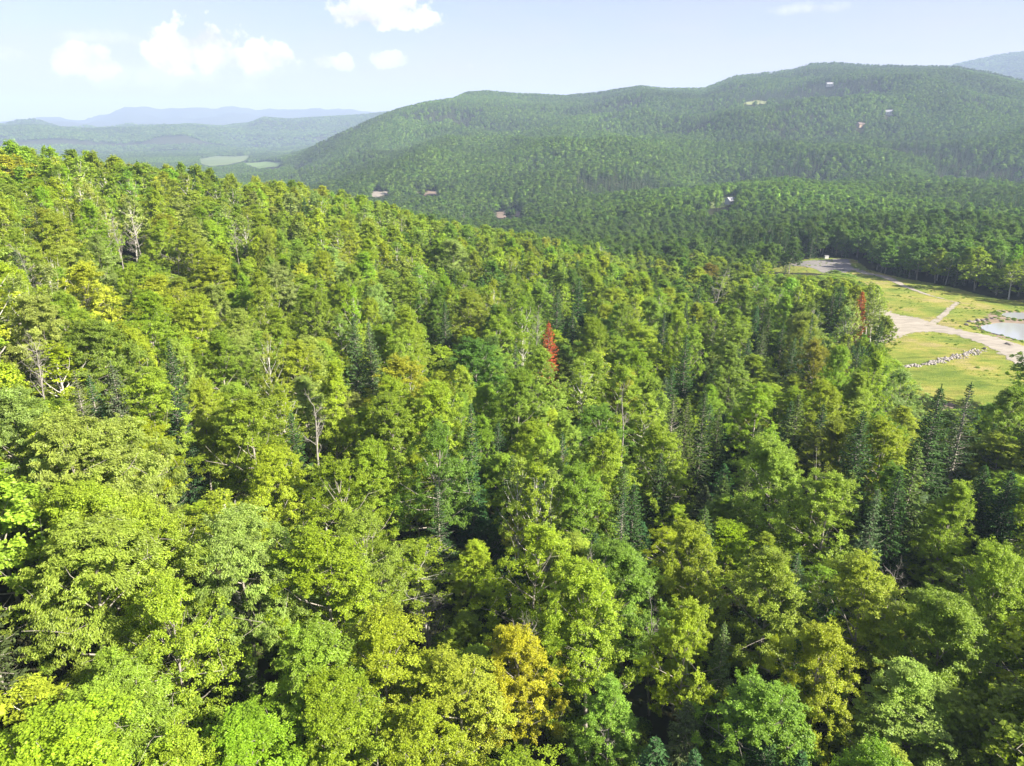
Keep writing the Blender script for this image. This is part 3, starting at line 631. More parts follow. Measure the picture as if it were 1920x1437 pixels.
SPL = [
 (1766, 722, 21, 3.4, 'blue green', 0, 'tall blue green spruce at the clearing edge beside the bare patch', 'the tall blue spruce'), (1822, 716, 20, 3.2, 'dark green', 3, 'ragged dark spruce with thin spreading boughs at the clearing edge', 'the ragged spruce'),
 (1724, 830, 20, 3.2, 'olive green', 1, 'pointed green spruce in the middle of the right cluster', 'the pointed green spruce'), (1648, 912, 17, 1.9, 'pale green', 1, 'slim pale tipped spruce in the right cluster', 'the slim spruce'), (1690, 880, 18, 2.6, 'dark green', 2, None, None),
 (1620, 768, 20, 3.2, 'dark green', 2, None, None), (1500, 735, 19, 2.8, 'olive green', 1, None, None), (1264, 735, 20, 3.0, 'grey green', 3, 'grey green spruce with bare lower boughs right of centre', 'the grey spruce'), (1290, 742, 18, 2.6, 'olive green', 0, None, None),
 (1323, 728, 19, 2.5, 'dark green', 1, None, None), (1288, 625, 18, 2.6, 'blue green', 0, None, None), (1262, 682, 16, 2.0, 'blue green', 1, None, None), (1612, 640, 16, 1.7, 'dark green', 1, 'small dark spruce poking up by the road edge', 'the small dark spruce'), (207, 678, 18, 2.4, 'grey green', 0, 'grey green spruce on the left slope', 'the left grey spruce'),
 (137, 690, 16, 2.0, 'grey green', 3, None, None), (322, 728, 16, 2.0, 'dark green', 1, None, None), (662, 592, 18, 2.8, 'pale green', 2, 'pale spruce with twin tops left of centre', 'the pale spruce'), (690, 600, 17, 2.4, 'pale green', 0, None, None), (833, 562, 17, 2.2, 'dark green', 1, None, None), (966, 640, 16, 2.0, 'dark green', 0, None, None),
 (1086, 520, 17, 2.8, 'blue green', 2, None, None), (1045, 545, 16, 2.6, 'blue green', 0, None, None), (1246, 585, 17, 2.0, 'dark green', 1, None, None), (1580, 528, 18, 2.6, 'dark green', 0, 'dark spruce just left of the small red dead spruce', 'the dark edge spruce'), (1566, 536, 18, 2.8, 'dark green', 2, None, None),
 (1360, 1165, 14, 1.6, 'pale green', 1, None, None), (1402, 1278, 14, 2.4, 'blue green', 0, None, None), (1290, 1310, 13, 2.4, 'grey green', 2, 'grey green spruce with stout pale candles, bottom centre right', 'the candled spruce'), (1498, 1190, 15, 2.2, 'olive green', 3, None, None), (1305, 1402, 12, 2.0, 'blue green', 0, None, None),
 (1505, 1403, 12, 2.0, 'blue green', 1, None, None), (1075, 570, 15, 1.8, 'blue green', 1, None, None), (1470, 600, 17, 2.2, 'dark green', 0, None, None), (1240, 845, 15, 2.2, 'dark green', 0, None, None), (370, 285, 18, 3.2, 'dark green', 0, 'dark spruce standing against the valley field on the ridge', 'the ridge spruce'), (960, 850, 14, 2.0, 'dark green', 0, None, None),
 (1350, 760, 16, 2.0, 'olive green', 0, None, None), (1850, 870, 15, 2.8, 'dark green', 2, None, None), (1900, 880, 15, 2.8, 'dark green', 0, None, None), (1600, 880, 16, 2.6, 'olive green', 1, None, None), (1440, 1370, 12, 2.4, 'blue green', 2, None, None), (1230, 1380, 12, 2.6, 'blue green', 0, None, None)]
for (px, py, H, Rd, col, var, lb, key) in SPL: add_px('spruce', px, py, H, Rd, col, lb, var, key)
add_px('dead_spruce', 1029, 603, 20, 2.9, 'red', 'bright red dead spruce standing among green crowns at the centre', 0, 'the red dead spruce')
add_px('dead_spruce', 1618, 545, 19, 3.0, 'red', 'faded red dead spruce beside pale trunks at the clearing edge', 0, 'the faded red spruce')
SNL = [(590, 752, 20, 2.6, 2, 'reddish twiggy dead tree on a tall thin pale trunk', 'the twiggy snag'), (1232, 1128, 15, 1.3, 2, 'thin bare pole curving up out of a dark gap', 'the bare pole'), (1118, 1052, 19, 1.8, 0, 'forked dead top rising behind the yellow green maple', None), (805, 1118, 9, 3.4, 3, 'low tangle of bare grey branches in the gap below centre', 'the grey tangle'),
 (258, 405, 18, 3.6, 1, 'large pale dead tree with spreading arms on the left slope', 'the pale spreading snag'), (318, 450, 15, 3.4, 1, 'leaning pale dead tree right of the large spreading snag', None), (215, 415, 18, 2.4, 0, 'slim pale dead tree left of the large spreading snag', None), (1346, 515, 18, 3.6, 1, 'bare whitish dead tree in front of the gravel yard', 'the whitish snag'),
 (1545, 862, 17, 1.6, 2, 'grey dead top leaning over the large light green tree', None), (1672, 1068, 17, 2.0, 0, 'white leaning dead limb below the slim spruce', None), (1176, 742, 19, 1.8, 2, 'twisted bare trunk between green crowns left of the spruce cluster', None), (60, 640, 17, 2.4, 0, 'pale bare poles near the left edge', None), (440, 425, 17, 2.0, 0, 'cluster of short whitish dead stems on the left slope', None),
 (128, 395, 18, 1.6, 2, 'thin white stem high on the left slope', None), (55, 470, 17, 2.6, 1, 'forked bare tree at the far left below the ridge', None), (1135, 1335, 12, 1.4, 2, 'slender bare stem right of the golden orange maple', None), (990, 1168, 16, 2.2, 0, 'bare grey twigs rising from the golden orange maple', None), (1005, 590, 18, 2.0, 0, 'grey bare crown behind the red dead spruce', None),
 (595, 545, 18, 1.6, 2, None, None), (1340, 600, 17, 1.6, 0, None, None), (870, 400, 18, 2.0, 0, None, None)]
for (px, py, H, Rd, var, lb, key) in SNL: add_px('snag', px, py, H, Rd, '', lb, var, key)
OPEN1 = [(1655, 645), (1672, 612), (1655, 560), (1648, 512), (1925, 575), (1925, 745), (1840, 770), (1740, 768), (1690, 700)]
OPEN2 = [(1425, 506), (1500, 488), (1600, 484), (1645, 508), (1640, 530), (1590, 522), (1520, 515), (1440, 512)]
LAND = list(trees)
for t_ in LAND: t_['d0'] = math.hypot(t_['x'], t_['y'])
# birches with clear pale stems along the clearing edge and in the left slope
BIL = [(1640, 545, 18), (1650, 538, 19), (1634, 532, 18), (1598, 560, 18), (1604, 575, 17), (1655, 560, 17), (1590, 575, 17), (100, 375, 19), (140, 330, 18), (165, 345, 18), (30, 415, 18), (195, 372, 18), (235, 365, 18), (60, 380, 18), (420, 380, 18), (455, 405, 18), (970, 860, 20), (1000, 870, 20), (1025, 880, 19), (20, 520, 18), (80, 500, 18), (700, 450, 18), (600, 430, 17)]
for (px, py, H) in BIL: add_px('birch', px, py, H, 2.6, 'pale green' if px < 500 or px > 1560 else 'light green')

# fill the rest of the wood
GAPS = [(785, 985, 75, 60), (1265, 1190, 45, 90), (1860, 960, 70, 70), (1600, 850, 45, 40), (650, 820, 55, 35), (960, 1010, 40, 40), (1080, 770, 45, 30), (1500, 1330, 50, 50), (90, 1290, 40, 40), (800, 1120, 50, 40), (175, 470, 40, 20), (230, 450, 40, 25), (1870, 1010, 60, 40), (400, 800, 20, 20)]
tx = [t_['x'] for t_ in trees]; ty = [t_['y'] for t_ in trees]; tr_ = [t_['R'] for t_ in trees]
cell = {}
def ckey(x, y): return int(x//8), int(y//8)
def near_ok(x, y, r):
    cx_, cy_ = ckey(x, y)
    for a in range(-2, 3):
        for b in range(-2, 3):
            for (X_, Y_, R_) in cell.get((cx_+a, cy_+b), ()):
                if (X_-x)**2+(Y_-y)**2 < (.66*(r+R_))**2: return False
    return True
for a, b, c_, t_ in zip(tx, ty, tr_, trees): cell.setdefault(ckey(a, b), []).append((a, b, c_ if t_['kind'] != 'snag' else 1.0))
def in_clear(x, y): return in_poly(np.array([x]), np.array([y]), W_clear)[0]
cand = []
r2_ = np.random.default_rng(21)
NC = 42000
D_ = np.sqrt(r2_.random(NC))*400; Az = r2_.uniform(-1.35, 1.35, NC); D_ = np.maximum(D_, 3); D_ = np.where((np.abs(Az) < .95) & (D_ < 36), D_+36, D_)
CX, CY = np.sin(Az)*D_, np.cos(Az)*D_
CZ = height(CX, CY); Rsz = np.where(r2_.random(NC) < .25, r2_.uniform(3.4, 4.4, NC), r2_.uniform(4.5, 6.6, NC)); inc = in_poly(CX, CY, W_clear)
con_n = fbm(CX/45, CY/45, 3); bpx, bqy = project(CX, CY, CZ)
VISP = [(1655, 640, 1925, 790), (1640, 510, 1925, 660)]
fr = []
lx_ = np.array([t_['tip'][0] for t_ in LAND]); ly_ = np.array([t_['tip'][1] for t_ in LAND]); ld_ = np.array([math.hypot(t_['x'], t_['y']) for t_ in LAND]); lv_ = np.array([FPX*{'broadleaf': t_['R']*1.35, 'birch': t_['R']*1.5}.get(t_['kind'], t_['H']*(.55 if t_['kind'] == 'snag' else .85))/max(30, t_['d0'])*1.0 for t_ in LAND]); lw_ = np.array([FPX*t_['R']/max(30, math.hypot(t_['x'], t_['y'])) for t_ in LAND])
CLP = np.array(CLEAR, float)
for q in range(NC):
    if inc[q]: continue
    x, y, z, r = CX[q], CY[q], CZ[q], Rsz[q]; d = D_[q]
    edge = 1.0
    right = bpx[q] > 1150
    pc = .10+con_n[q]*1.0 + (.07 if right else -.03) - (.06 if bpx[q] < 500 else 0)
    kind = 'spruce' if r2_.random() < pc else ('birch' if r2_.random() < .13 else 'broadleaf')
    if kind == 'spruce': r = r2_.uniform(2.6, 3.7)
    if kind == 'birch': r *= .72
    if not near_ok(x, y, r): continue
    H = (r2_.uniform(16.5, 23.5) if r2_.random() < .85 else r2_.uniform(12, 16)) if kind != 'spruce' else r2_.uniform(14, 23)
    if d > 215: H *= .88
    if d > 270 and 1130 < bpx[q] < 1560: H *= .8
    # gaps where the photograph looks down between the crowns
    gp = False
    mx_, my_ = project(x, y, z+H*.75)
    for (gx, gy, gw, gh) in GAPS:
        if ((mx_-gx)/gw)**2+((my_-gy)/gh)**2 < 1: gp = True
    if gp: H *= .38; r *= .6
    # do not cover the tops that are picked out above
    hx, hy = project(x, y, z+H); pw = FPX*r/max(d, 20)
    m = (ld_ > d) & (np.abs(lx_-hx) < (pw+lw_)*.5) & (hy < ly_+lv_) & (hy > ly_-200)
    if m.any():
        need = (ly_+lv_)[m].max()
        for _ in range(6):
            H *= .9; hx, hy = project(x, y, z+H)
            if hy > need: break
        if hy < need and kind != 'spruce': r *= .72
    # nor the clearing
    if 60 < d < 460 and bpx[q] > 1380:
        for e_ in range(9):
            fs = np.linspace(0, .85, 6); sx, sy = project(np.full(6, x), np.full(6, y), z+H*(1-fs))
            if (in_poly(sx, sy, OPEN1) & (bqy[q] > 560)).any() or (in_poly(sx, sy, OPEN2) & (bqy[q] > 505)).any(): H *= .82
            else: break
        if H < 3: continue
    cell.setdefault(ckey(x, y), []).append((x, y, r))
    if kind == 'spruce':
        col = ['dark green', 'blue green', 'olive green', 'grey green', 'dark green'][int(r2_.random()*5)]; c_ = jit(CON[col], .15)
    else:
        bx = float(hx)
        if bx < 760: names = ['light green', 'pale green', 'light green', 'yellow green', 'bright yellow green', 'bright yellow green', 'yellow green']
        elif bx < 1300: names = ['mid green', 'light green', 'yellow green', 'light green', 'bright yellow green', 'dark green', 'yellow green']
        else: names = ['mid green', 'light green', 'olive green', 'light green', 'yellow green', 'yellow green']
        col = names[int(r2_.random()*len(names))]
        if r2_.random() < .005: col = 'yellowing'
        if r2_.random() < .003: col = 'rusty olive'
        if kind == 'birch' and col in ('dark green',): col = 'light green'
        c_ = jit(GREEN[col], .12)
    trees.append(dict(kind=kind, x=x, y=y, z=z, H=H, R=r, tint=c_, col=col, label=None, var=None, tip=(float(hx), float(hy)), key=None, rot=r2_.uniform(0, 6.28)))
print('near trees', len(trees))

# ------------------------------------------------------------------ which of them are individuals
for t_ in trees:
    d = math.sqrt(t_['x']**2+t_['y']**2+(t_['z']+t_['H'])**2); t_['d'] = d
    px, py = project(t_['x'], t_['y'], t_['z']+t_['H']); t_['tip'] = (float(px), float(py)); mx_, my_ = project(t_['x'], t_['y'], t_['z']+t_['H']*.6)
    t_['vis'] = (-20 < px < 1940) and (py < 1437) and my_ > 250
    t_['size'] = t_['R']*t_['H']/d**2*(1 if t_['vis'] else 0)*(.25 if t_['H'] < 9 and t_['kind'] not in ('snag',) else 1)
LIM = {'broadleaf': 300, 'birch': 70, 'spruce': 130, 'snag': 40, 'dead_spruce': 9}
indiv = []
for k, n in LIM.items():
    L_ = sorted([t_ for t_ in trees if t_['kind'] == k and (t_['vis'] or t_['label'])], key=lambda q: (-10 if q['label'] else 0)-q['size']); indiv += L_[:n]
ids = set(map(id, indiv)); rest = [t_ for t_ in trees if id(t_) not in ids]
NAME = {'broadleaf': 'broadleaf_tree', 'birch': 'birch_tree', 'spruce': 'spruce_tree', 'snag': 'dead_tree', 'dead_spruce': 'dead_spruce'}
CATG = {'broadleaf': ('broadleaf tree', 'broadleaf trees of the near wood'), 'birch': ('birch tree', 'pale stemmed trees of the near wood'), 'spruce': ('spruce', 'spruces of the near wood'), 'snag': ('dead tree', 'bare dead trees of the near wood'), 'dead_spruce': ('dead spruce', 'red dead spruces')}
def choose(t_):
    k = t_['kind']
    if k == 'broadleaf':
        if t_['var'] is not None: return BR[t_['var']]
        pool = {'pale green': (5, 6, 3), 'bright yellow green': (0, 1, 2), 'yellowing': (0, 1)}.get(t_['col'], (0, 1, 2, 3, 3, 4, 4, 7)); return BR[pool[int(r2_.random()*len(pool))]]
    if k == 'birch': return BIR[int(r2_.random()*3)]
    if k == 'spruce': return SP[t_['var'] if t_['var'] is not None else int(r2_.random()*4)]
    if k == 'dead_spruce': return SPD[0]
    return SN[t_['var']]
keyed = [t_ for t_ in LAND if t_['key']]; kx = np.array([t_['tip'][0] for t_ in keyed]); ky = np.array([t_['tip'][1] for t_ in keyed])
slots = {}
for t_ in indiv:
    if t_['label']: continue
    dx = t_['tip'][0]-kx; dy = t_['tip'][1]-ky; dd = np.hypot(dx, dy); i_ = int(np.argmin(dd)); a, b = dx[i_], dy[i_]
    dirn = ('left of' if a < 0 else 'right of') if abs(a) > abs(b) else ('behind' if b < 0 else 'below')
    if .5 < abs(a)/(abs(b)+1e-6) < 2:
        dirn = ('behind and ' if b < 0 else 'below and ')+('left of' if a < 0 else 'right of')
    slots.setdefault((i_, dirn, t_['kind'], t_['col']), []).append((dd[i_], t_))
ORD = ['nearest', 'second', 'third', 'fourth', 'fifth', 'sixth', 'seventh', 'eighth', 'ninth', 'tenth', 'eleventh', 'twelfth']+['%dth' % q for q in range(13, 60)]
KW = {'broadleaf': 'broadleaf tree', 'birch': 'slim birch', 'spruce': 'spruce', 'snag': 'bare dead tree', 'dead_spruce': 'dead spruce'}
for (i_, dirn, kd, col), L_ in slots.items():
    L_.sort(key=lambda q: q[0])
    for n, (_, t_) in enumerate(L_):
        base = (col+' '+KW[kd]).strip()
        t_['label'] = '%s, %s one %s %s' % (base, ORD[n], dirn, keyed[i_]['key']) if len(L_) > 1 else '%s %s %s' % (base, dirn, keyed[i_]['key'])
for t_ in indiv:
    st, (cm, tm), H0, R0 = choose(t_); nm = NAME[t_['kind']]
    root = bpy.data.objects.new(nm, None); C.objects.link(root); root.location = (t_['x'], t_['y'], t_['z']-.1); root.rotation_euler = (0, 0, t_['rot'])
    root.scale = (t_['R']/R0, t_['R']/R0, t_['H']/H0); root.empty_display_size = .5
    cat, grp = CATG[t_['kind']]; tag(root, t_['label'], cat, grp)
    a = bpy.data.objects.new('branches' if t_['kind'] == 'snag' else 'crown', cm); C.objects.link(a); a.parent = root
    b_ = bpy.data.objects.new('trunk', tm); C.objects.link(b_); b_.parent = root
    a['tint'] = [float(q) for q in t_['tint']]; b_['tint'] = [.2, .2, .2]
print('individuals', len(indiv), 'rest', len(rest))

# ------------------------------------------------------------------ the far wood: one object that scatters whole trees
SRC = bpy.data.collections.new('forest sources'); src_info = []
def src(o, H, Rd, kind, lod):
    o.name = 'source %03d' % len(src_info); SRC.objects.link(o); src_info.append((H, Rd, kind, lod))
for k, (H, Rd, cb, st) in enumerate([(18, 4.6, .3, 'round'), (18, 4.2, .28, 'tall'), (17, 4.8, .28, 'round'), (18, 4.4, .3, 'droop'), (18, 4.0, .22, 'cone')]):
    src(merged('s', broadleaf(111+k, H, Rd, cb, 220, 60, .34, st, True, .02), M_leaf, M_bark), H, Rd, 'b', 1)
for k in range(2): src(merged('s', broadleaf(131+k, 19, 3.0, .45, 130, 42, .32, 'tall', True, .08), M_leaf, M_birch), 19, 3.0, 'i', 1)
for k in range(3): src(merged('s', spruce(141+k, 17, 2.7, .85, 1.1, .08, 0, 1, 1), M_needle, M_bark), 17, 2.7, 's', 1)
for k in range(4): src(merged('s', broadleaf(151+k, 15, 4.9, .2, 130, 30, .5, 'round', False, 0, True), M_far, M_bark, lump(k, 14.4, 4.9, 2.5)), 15, 4.9, 'b', 2)
for k in range(2): src(merged('s', spruce(161+k, 17, 2.7, .8, 1.2, .1, 0, 1, 2), M_needle, M_bark), 17, 2.7, 's', 2)
src(merged('s', broadleaf(168, 19, 3.0, .4, 80, 24, .5, 'tall', False, 0, True), M_far, M_birch, lump(9, 18.4, 2.7, 9)), 19, 3.0, 'i', 2)
idx_of = {}
for i_, (H, Rd, k, l) in enumerate(src_info): idx_of.setdefault((k, l), []).append(i_)

FX, FY, FZ, FI, FS, FR, FT = [], [], [], [], [], [], []
for t_ in rest:
    k = {'broadleaf': 'b', 'birch': 'i', 'spruce': 's'}.get(t_['kind'])
    if k is None: continue
    i_ = idx_of[(k, 1)][int(r2_.random()*len(idx_of[(k, 1)]))]; H0, R0 = src_info[i_][:2]
    FX.append(t_['x']); FY.append(t_['y']); FZ.append(t_['z']-.2); FI.append(i_); FS.append((t_['R']/R0*1.05, t_['R']/R0*1.05, t_['H']/H0)); FR.append((0, 0, t_['rot'])); FT.append(t_['tint'])
# beyond 400 m
rf = np.random.default_rng(5)
def band(d0, d1, sp, azm):
    n = int(d1/sp)+2; gx, gy = np.meshgrid(np.arange(-n, n+1)*sp, np.arange(0, n+1)*sp); gx = gx.ravel()+rf.uniform(-.42, .42, gx.size)*sp; gy = gy.ravel()+rf.uniform(-.42, .42, gy.size)*sp
    d = np.hypot(gx, gy); a = np.abs(np.arctan2(gx, gy)); m = (d >= d0) & (d < d1) & (a < azm); return gx[m], gy[m]
GX, GY, SC = [], [], []
for d0, d1, sp, azm, sc in ((398, 900, 6.6, .80, 1.0), (900, 1700, 7.4, .74, 1.05), (1700, 3450, 8.0, .72, 1.05), (3450, 6800, 19.0, .72, 2.2)):
    a, b = band(d0, d1, sp, azm); GX.append(a); GY.append(b); SC.append(np.full(len(a), sc))
GX, GY, SC = map(np.concatenate, (GX, GY, SC))
GZ = height(GX, GY); d = np.hypot(GX, GY); az = np.arctan2(GX, GY)
# drop what lies well behind a ridge, as seen from anywhere near the camera
nb = 420; ab = np.clip(((az+.85)/1.7*nb).astype(int), 0, nb-1); gaz = (np.arange(nb)+.5)/nb*1.7-.85; gd = np.concatenate([np.arange(240, 700, 10), np.geomspace(700, 7000, 150)])
GA, GD = np.meshgrid(gaz, gd, indexing='ij'); hz = (height((np.sin(GA)*GD).ravel(), (np.cos(GA)*GD).ravel()).reshape(GA.shape)+13)/GD
hz = np.maximum.accumulate(hz, axis=1); di = np.clip(np.searchsorted(gd, d*.97)-1, 0, len(gd)-1)
keep = (GZ+30*SC)/d > hz[ab, di]-.006
GX, GY, GZ, SC, d, az = (q[keep] for q in (GX, GY, GZ, SC, d, az))
stand2 = fbm(GX/260+90, GY/260, 4)
stand = fbm(GX/160, GY/160, 3)+.5*fbm(GX/40, GY/40, 2)
pcon = np.clip(.08+stand*3.2+.20*np.clip((1700-d)/900, 0, 1)*(d > 500), .02, .85)

for cpx, cpy, rad, dp in ((1470, 352, 230, -.35), (1560, 350, 170, -.3), (1340, 372, 90, .5), (1485, 140, 170, .7), (1480, 185, 120, .6), (1840, 365, 150, .4), (1500, 170, 90, .5), (1650, 240, 70, .5), (1350, 345, 80, .5), (1150, 345, 110, .4), (1750, 300, 160, .4), (1250, 230, 120, .35), (700, 300, 160, .35)):  # uppermost circle, left of the summit: shade imitated by dark conifers and darker tint
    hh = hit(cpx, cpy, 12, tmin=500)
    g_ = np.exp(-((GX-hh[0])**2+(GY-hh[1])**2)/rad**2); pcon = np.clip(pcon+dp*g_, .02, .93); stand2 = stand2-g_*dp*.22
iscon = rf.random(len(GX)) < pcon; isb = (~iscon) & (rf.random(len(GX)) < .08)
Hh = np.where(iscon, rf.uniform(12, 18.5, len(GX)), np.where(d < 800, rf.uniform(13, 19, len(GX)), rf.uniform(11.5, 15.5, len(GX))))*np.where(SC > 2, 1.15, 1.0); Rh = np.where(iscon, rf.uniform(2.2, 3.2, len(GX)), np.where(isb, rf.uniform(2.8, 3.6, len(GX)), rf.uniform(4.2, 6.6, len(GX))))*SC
tpx, tpy = project(GX, GY, GZ+Hh); bpx_, bpy_ = project(GX, GY, GZ)
bad = in_poly(GX, GY, W_clear)
for f in (0, .3, .6):
    bad |= in_poly(tpx*(1-f)+bpx_*f, tpy*(1-f)+bpy_*f, [(1425, 506), (1500, 488), (1600, 484), (1660, 512), (1660, 530), (1590, 524), (1520, 516), (1440, 512)]) & (d < 460) & (bpy_ > 500)
rnd_ = rf.random(len(GX))
for P in EXCL_FAR:
    Pn = np.array(P, float); cxp = Pn.mean(0); PW = hit_poly(P, tmin=1500 if P in (FIELD, FIELD2, MEAD) else 500); dmin = np.hypot(PW[:, 0], PW[:, 1]).min()
    for f in (0, .35, .7, 1.0):
        qx, qy = tpx*(1-f)+bpx_*f, tpy*(1-f)+bpy_*f; bad |= in_poly(qx, qy, P) & (d > dmin*.72) & ((rnd_ < .92) | (f == 1.0) | (P in (FIELD, FIELD2)))
HOUSES = [(1373, 381, 13, 9, 'grey'), (1667, 214, 20, 13, 'white'), (1613, 237, 17, 11, 'tan'), (1556, 161, 18, 12, 'white')]
for (hx, hy, *_) in HOUSES:
    bad |= (np.abs(tpx-hx) < 9) & (tpy < hy+3) & (bpy_ > hy-4) & (d > 500)
ok = ~bad
GX, GY, GZ, SC, d, iscon, isb, Hh, Rh, stand2 = (q[ok] for q in (GX, GY, GZ, SC, d, iscon, isb, Hh, Rh, stand2))
print('far trees', len(GX))
for m_, k in ((iscon, 's'), (isb, 'i'), (~iscon & ~isb, 'b')):
    for lod in (1, 2):
        mm = m_ & ((d < 700) if lod == 1 else (d >= 700)); n = mm.sum()
        if not n: continue
        ii = np.array(idx_of[(k, lod)])[rf.integers(0, len(idx_of[(k, lod)]), n)]; H0 = np.array([src_info[q][0] for q in ii]); R0 = np.array([src_info[q][1] for q in ii])
        FX += list(GX[mm]); FY += list(GY[mm]); FZ += list(GZ[mm]-.4); FI += list(ii); s_ = Rh[mm]/R0; FS += list(np.stack([s_, s_*rf.uniform(.85, 1.15, n), Hh[mm]/H0], -1)); FR += list(np.stack([np.zeros(n), np.zeros(n), rf.uniform(0, 6.28, n)], -1))
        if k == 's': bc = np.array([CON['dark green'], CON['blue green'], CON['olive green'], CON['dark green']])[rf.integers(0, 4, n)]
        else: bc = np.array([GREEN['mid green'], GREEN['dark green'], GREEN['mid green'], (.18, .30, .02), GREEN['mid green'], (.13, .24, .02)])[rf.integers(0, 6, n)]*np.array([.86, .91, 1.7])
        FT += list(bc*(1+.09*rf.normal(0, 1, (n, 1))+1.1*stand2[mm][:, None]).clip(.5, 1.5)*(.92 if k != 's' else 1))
pts = np.column_stack([FX, FY, FZ]).astype(np.float32)
def scatter(name, pts, ind, scl, rot, tint, coll, label, cat):
    me = bpy.data.meshes.new(name); me.vertices.add(len(pts)); me.vertices.foreach_set('co', np.asarray(pts, np.float32).ravel())
    a = me.attributes.new('vi', 'INT', 'POINT'); a.data.foreach_set('value', np.asarray(ind, np.int32))
    for nm, arr in (('scl', scl), ('rot', rot), ('tint', tint)):
        a = me.attributes.new(nm, 'FLOAT_VECTOR', 'POINT'); a.data.foreach_set('vector', np.asarray(arr, np.float32).ravel())
    o = link(name, me); tag(o, label, cat, kind='stuff')
    g = bpy.data.node_groups.new(name, 'GeometryNodeTree'); g.interface.new_socket('Geometry', in_out='INPUT', socket_type='NodeSocketGeometry'); g.interface.new_socket('Geometry', in_out='OUTPUT', socket_type='NodeSocketGeometry')
    gi = g.nodes.new('NodeGroupInput'); go = g.nodes.new('NodeGroupOutput'); ip = g.nodes.new('GeometryNodeInstanceOnPoints'); ci = g.nodes.new('GeometryNodeCollectionInfo')
    ci.inputs['Collection'].default_value = coll; ci.inputs['Separate Children'].default_value = True; ci.inputs['Reset Children'].default_value = True
    def na(nm, ty):
        n = g.nodes.new('GeometryNodeInputNamedAttribute'); n.data_type = ty; n.inputs[0].default_value = nm; return n.outputs[0]
    m2p = g.nodes.new('GeometryNodeMeshToPoints'); g.links.new(gi.outputs[0], m2p.inputs[0])
    g.links.new(m2p.outputs[0], ip.inputs['Points']); g.links.new(ci.outputs[0], ip.inputs['Instance']); ip.inputs['Pick Instance'].default_value = True
    g.links.new(na('vi', 'INT'), ip.inputs['Instance Index']); g.links.new(na('rot', 'FLOAT_VECTOR'), ip.inputs['Rotation']); g.links.new(na('scl', 'FLOAT_VECTOR'), ip.inputs['Scale'])
    g.links.new(ip.outputs[0], go.inputs[0]); md = o.modifiers.new('scatter', 'NODES'); md.node_group = g; return o
scatter('forest', pts, FI, FS, FR, FT, SRC, 'dense mixed forest covering the valley and far hillsides', 'forest')

# low growth under the near wood and along the clearing
UND = bpy.data.collections.new('undergrowth sources')
for k in range(3):
    r = np.random.default_rng(300+k); n = 900; d_ = unit(r.normal(0, 1, (n, 3))); d_[:, 2] = np.abs(d_[:, 2]); P = d_*(r.random(n)**.4)[:, None]*[1.6, 1.6, 1.2]
    V, F = leaves(P, d_*.6+r.normal(0, .4, (n, 3))+[0, 0, .7], r.normal(0, 1, (n, 3)), r.uniform(.16, .32, n), r.uniform(.12, .22, n))
    o = bpy.data.objects.new('under %d' % k, crown_mesh('u', V, F, r.random(n), M_leaf)); UND.objects.link(o)
n = 9000; dd = 25+np.sqrt(rf.random(n))*260; aa = rf.uniform(-.85, .95, n); ux, uy = np.sin(aa)*dd, np.cos(aa)*dd; inn = in_poly(ux, uy, W_clear); sdist = seg_dist(ux, uy, W_clear)
kp = ~inn | (sdist < 2.5) ; ux, uy = ux[kp], uy[kp]; 
for P, wz in POND:
    for ang, dist in zip(rf.uniform(0, 6.28, 120), rf.uniform(.2, 3.5, 120)):
        c0 = P.mean(0); e0 = P[int(ang/6.28*len(P)) % len(P)]; ux = np.append(ux, e0[0]+unit(e0-c0)[0]*dist); uy = np.append(uy, e0[1]+unit(e0-c0)[1]*dist)

nw = 5200; wx_ = rf.uniform(W_clear[:, 0].min(), W_clear[:, 0].max(), nw); wy_ = rf.uniform(W_clear[:, 1].min(), W_clear[:, 1].max(), nw)
kp = in_poly(wx_, wy_, W_clear) & ~in_poly(wx_, wy_, rp) & (fbm(wx_/14, wy_/14, 3) > -.04)
for P, wz in POND: kp &= ~in_poly(wx_, wy_, P)
wx_, wy_ = wx_[kp], wy_[kp]; n0 = len(ux); ux = np.append(ux, wx_); uy = np.append(uy, wy_)
n = len(ux); s_ = rf.uniform(.5, 1.3, n); s_[n0-240:n0] *= .45; s_[n0:] *= rf.uniform(.12, .42, n-n0)**1.0
scatter('undergrowth', np.column_stack([ux, uy, height(ux, uy)]), rf.integers(0, 3, n), np.stack([s_, s_, s_*rf.uniform(.6, 1.2, n)], -1), np.stack([np.zeros(n)]*2+[rf.uniform(0, 6.28, n)], -1),
        np.array([GREEN['mid green'], GREEN['dark green'], GREEN['olive green']])[rf.integers(0, 3, n)], UND, 'low leafy undergrowth beneath the near trees', 'undergrowth')

# ------------------------------------------------------------------ stones
M_stone = plain('pale broken rock', (.33, .30, .28), .9, 2.2, .4); M_boulder = plain('weathered boulder', (.25, .22, .19), .9, 1.2, .35)
def rock_mesh(seed, m):
    r = np.random.default_rng(seed); bm = bmesh.new(); bmesh.ops.create_icosphere(bm, subdivisions=2, radius=.5)
    pl = [(unit(r.normal(0, 1, 3)), r.uniform(.26, .42)) for _ in range(9)]
    for v in bm.verts:
        p = np.array(v.co)
        for nn, dq in pl:
            e = p@nn-dq
            if e > 0: p = p-nn*e
        v.co = Vector(p*[1.2, .9, .75]+r.normal(0, .008, 3))
    me = bpy.data.meshes.new('rock'); bm.to_mesh(me); bm.free(); me.materials.append(m); return me
RK = [rock_mesh(k, M_stone) for k in range(6)]; BK = [rock_mesh(20+k, M_boulder) for k in range(4)]
line = [(1683, 690), (1705, 688), (1725, 686), (1750, 681), (1775, 674), (1800, 668), (1820, 662), (1838, 657)]
lw = np.array([hit(*p)[:2] for p in line]); r = np.random.default_rng(8)
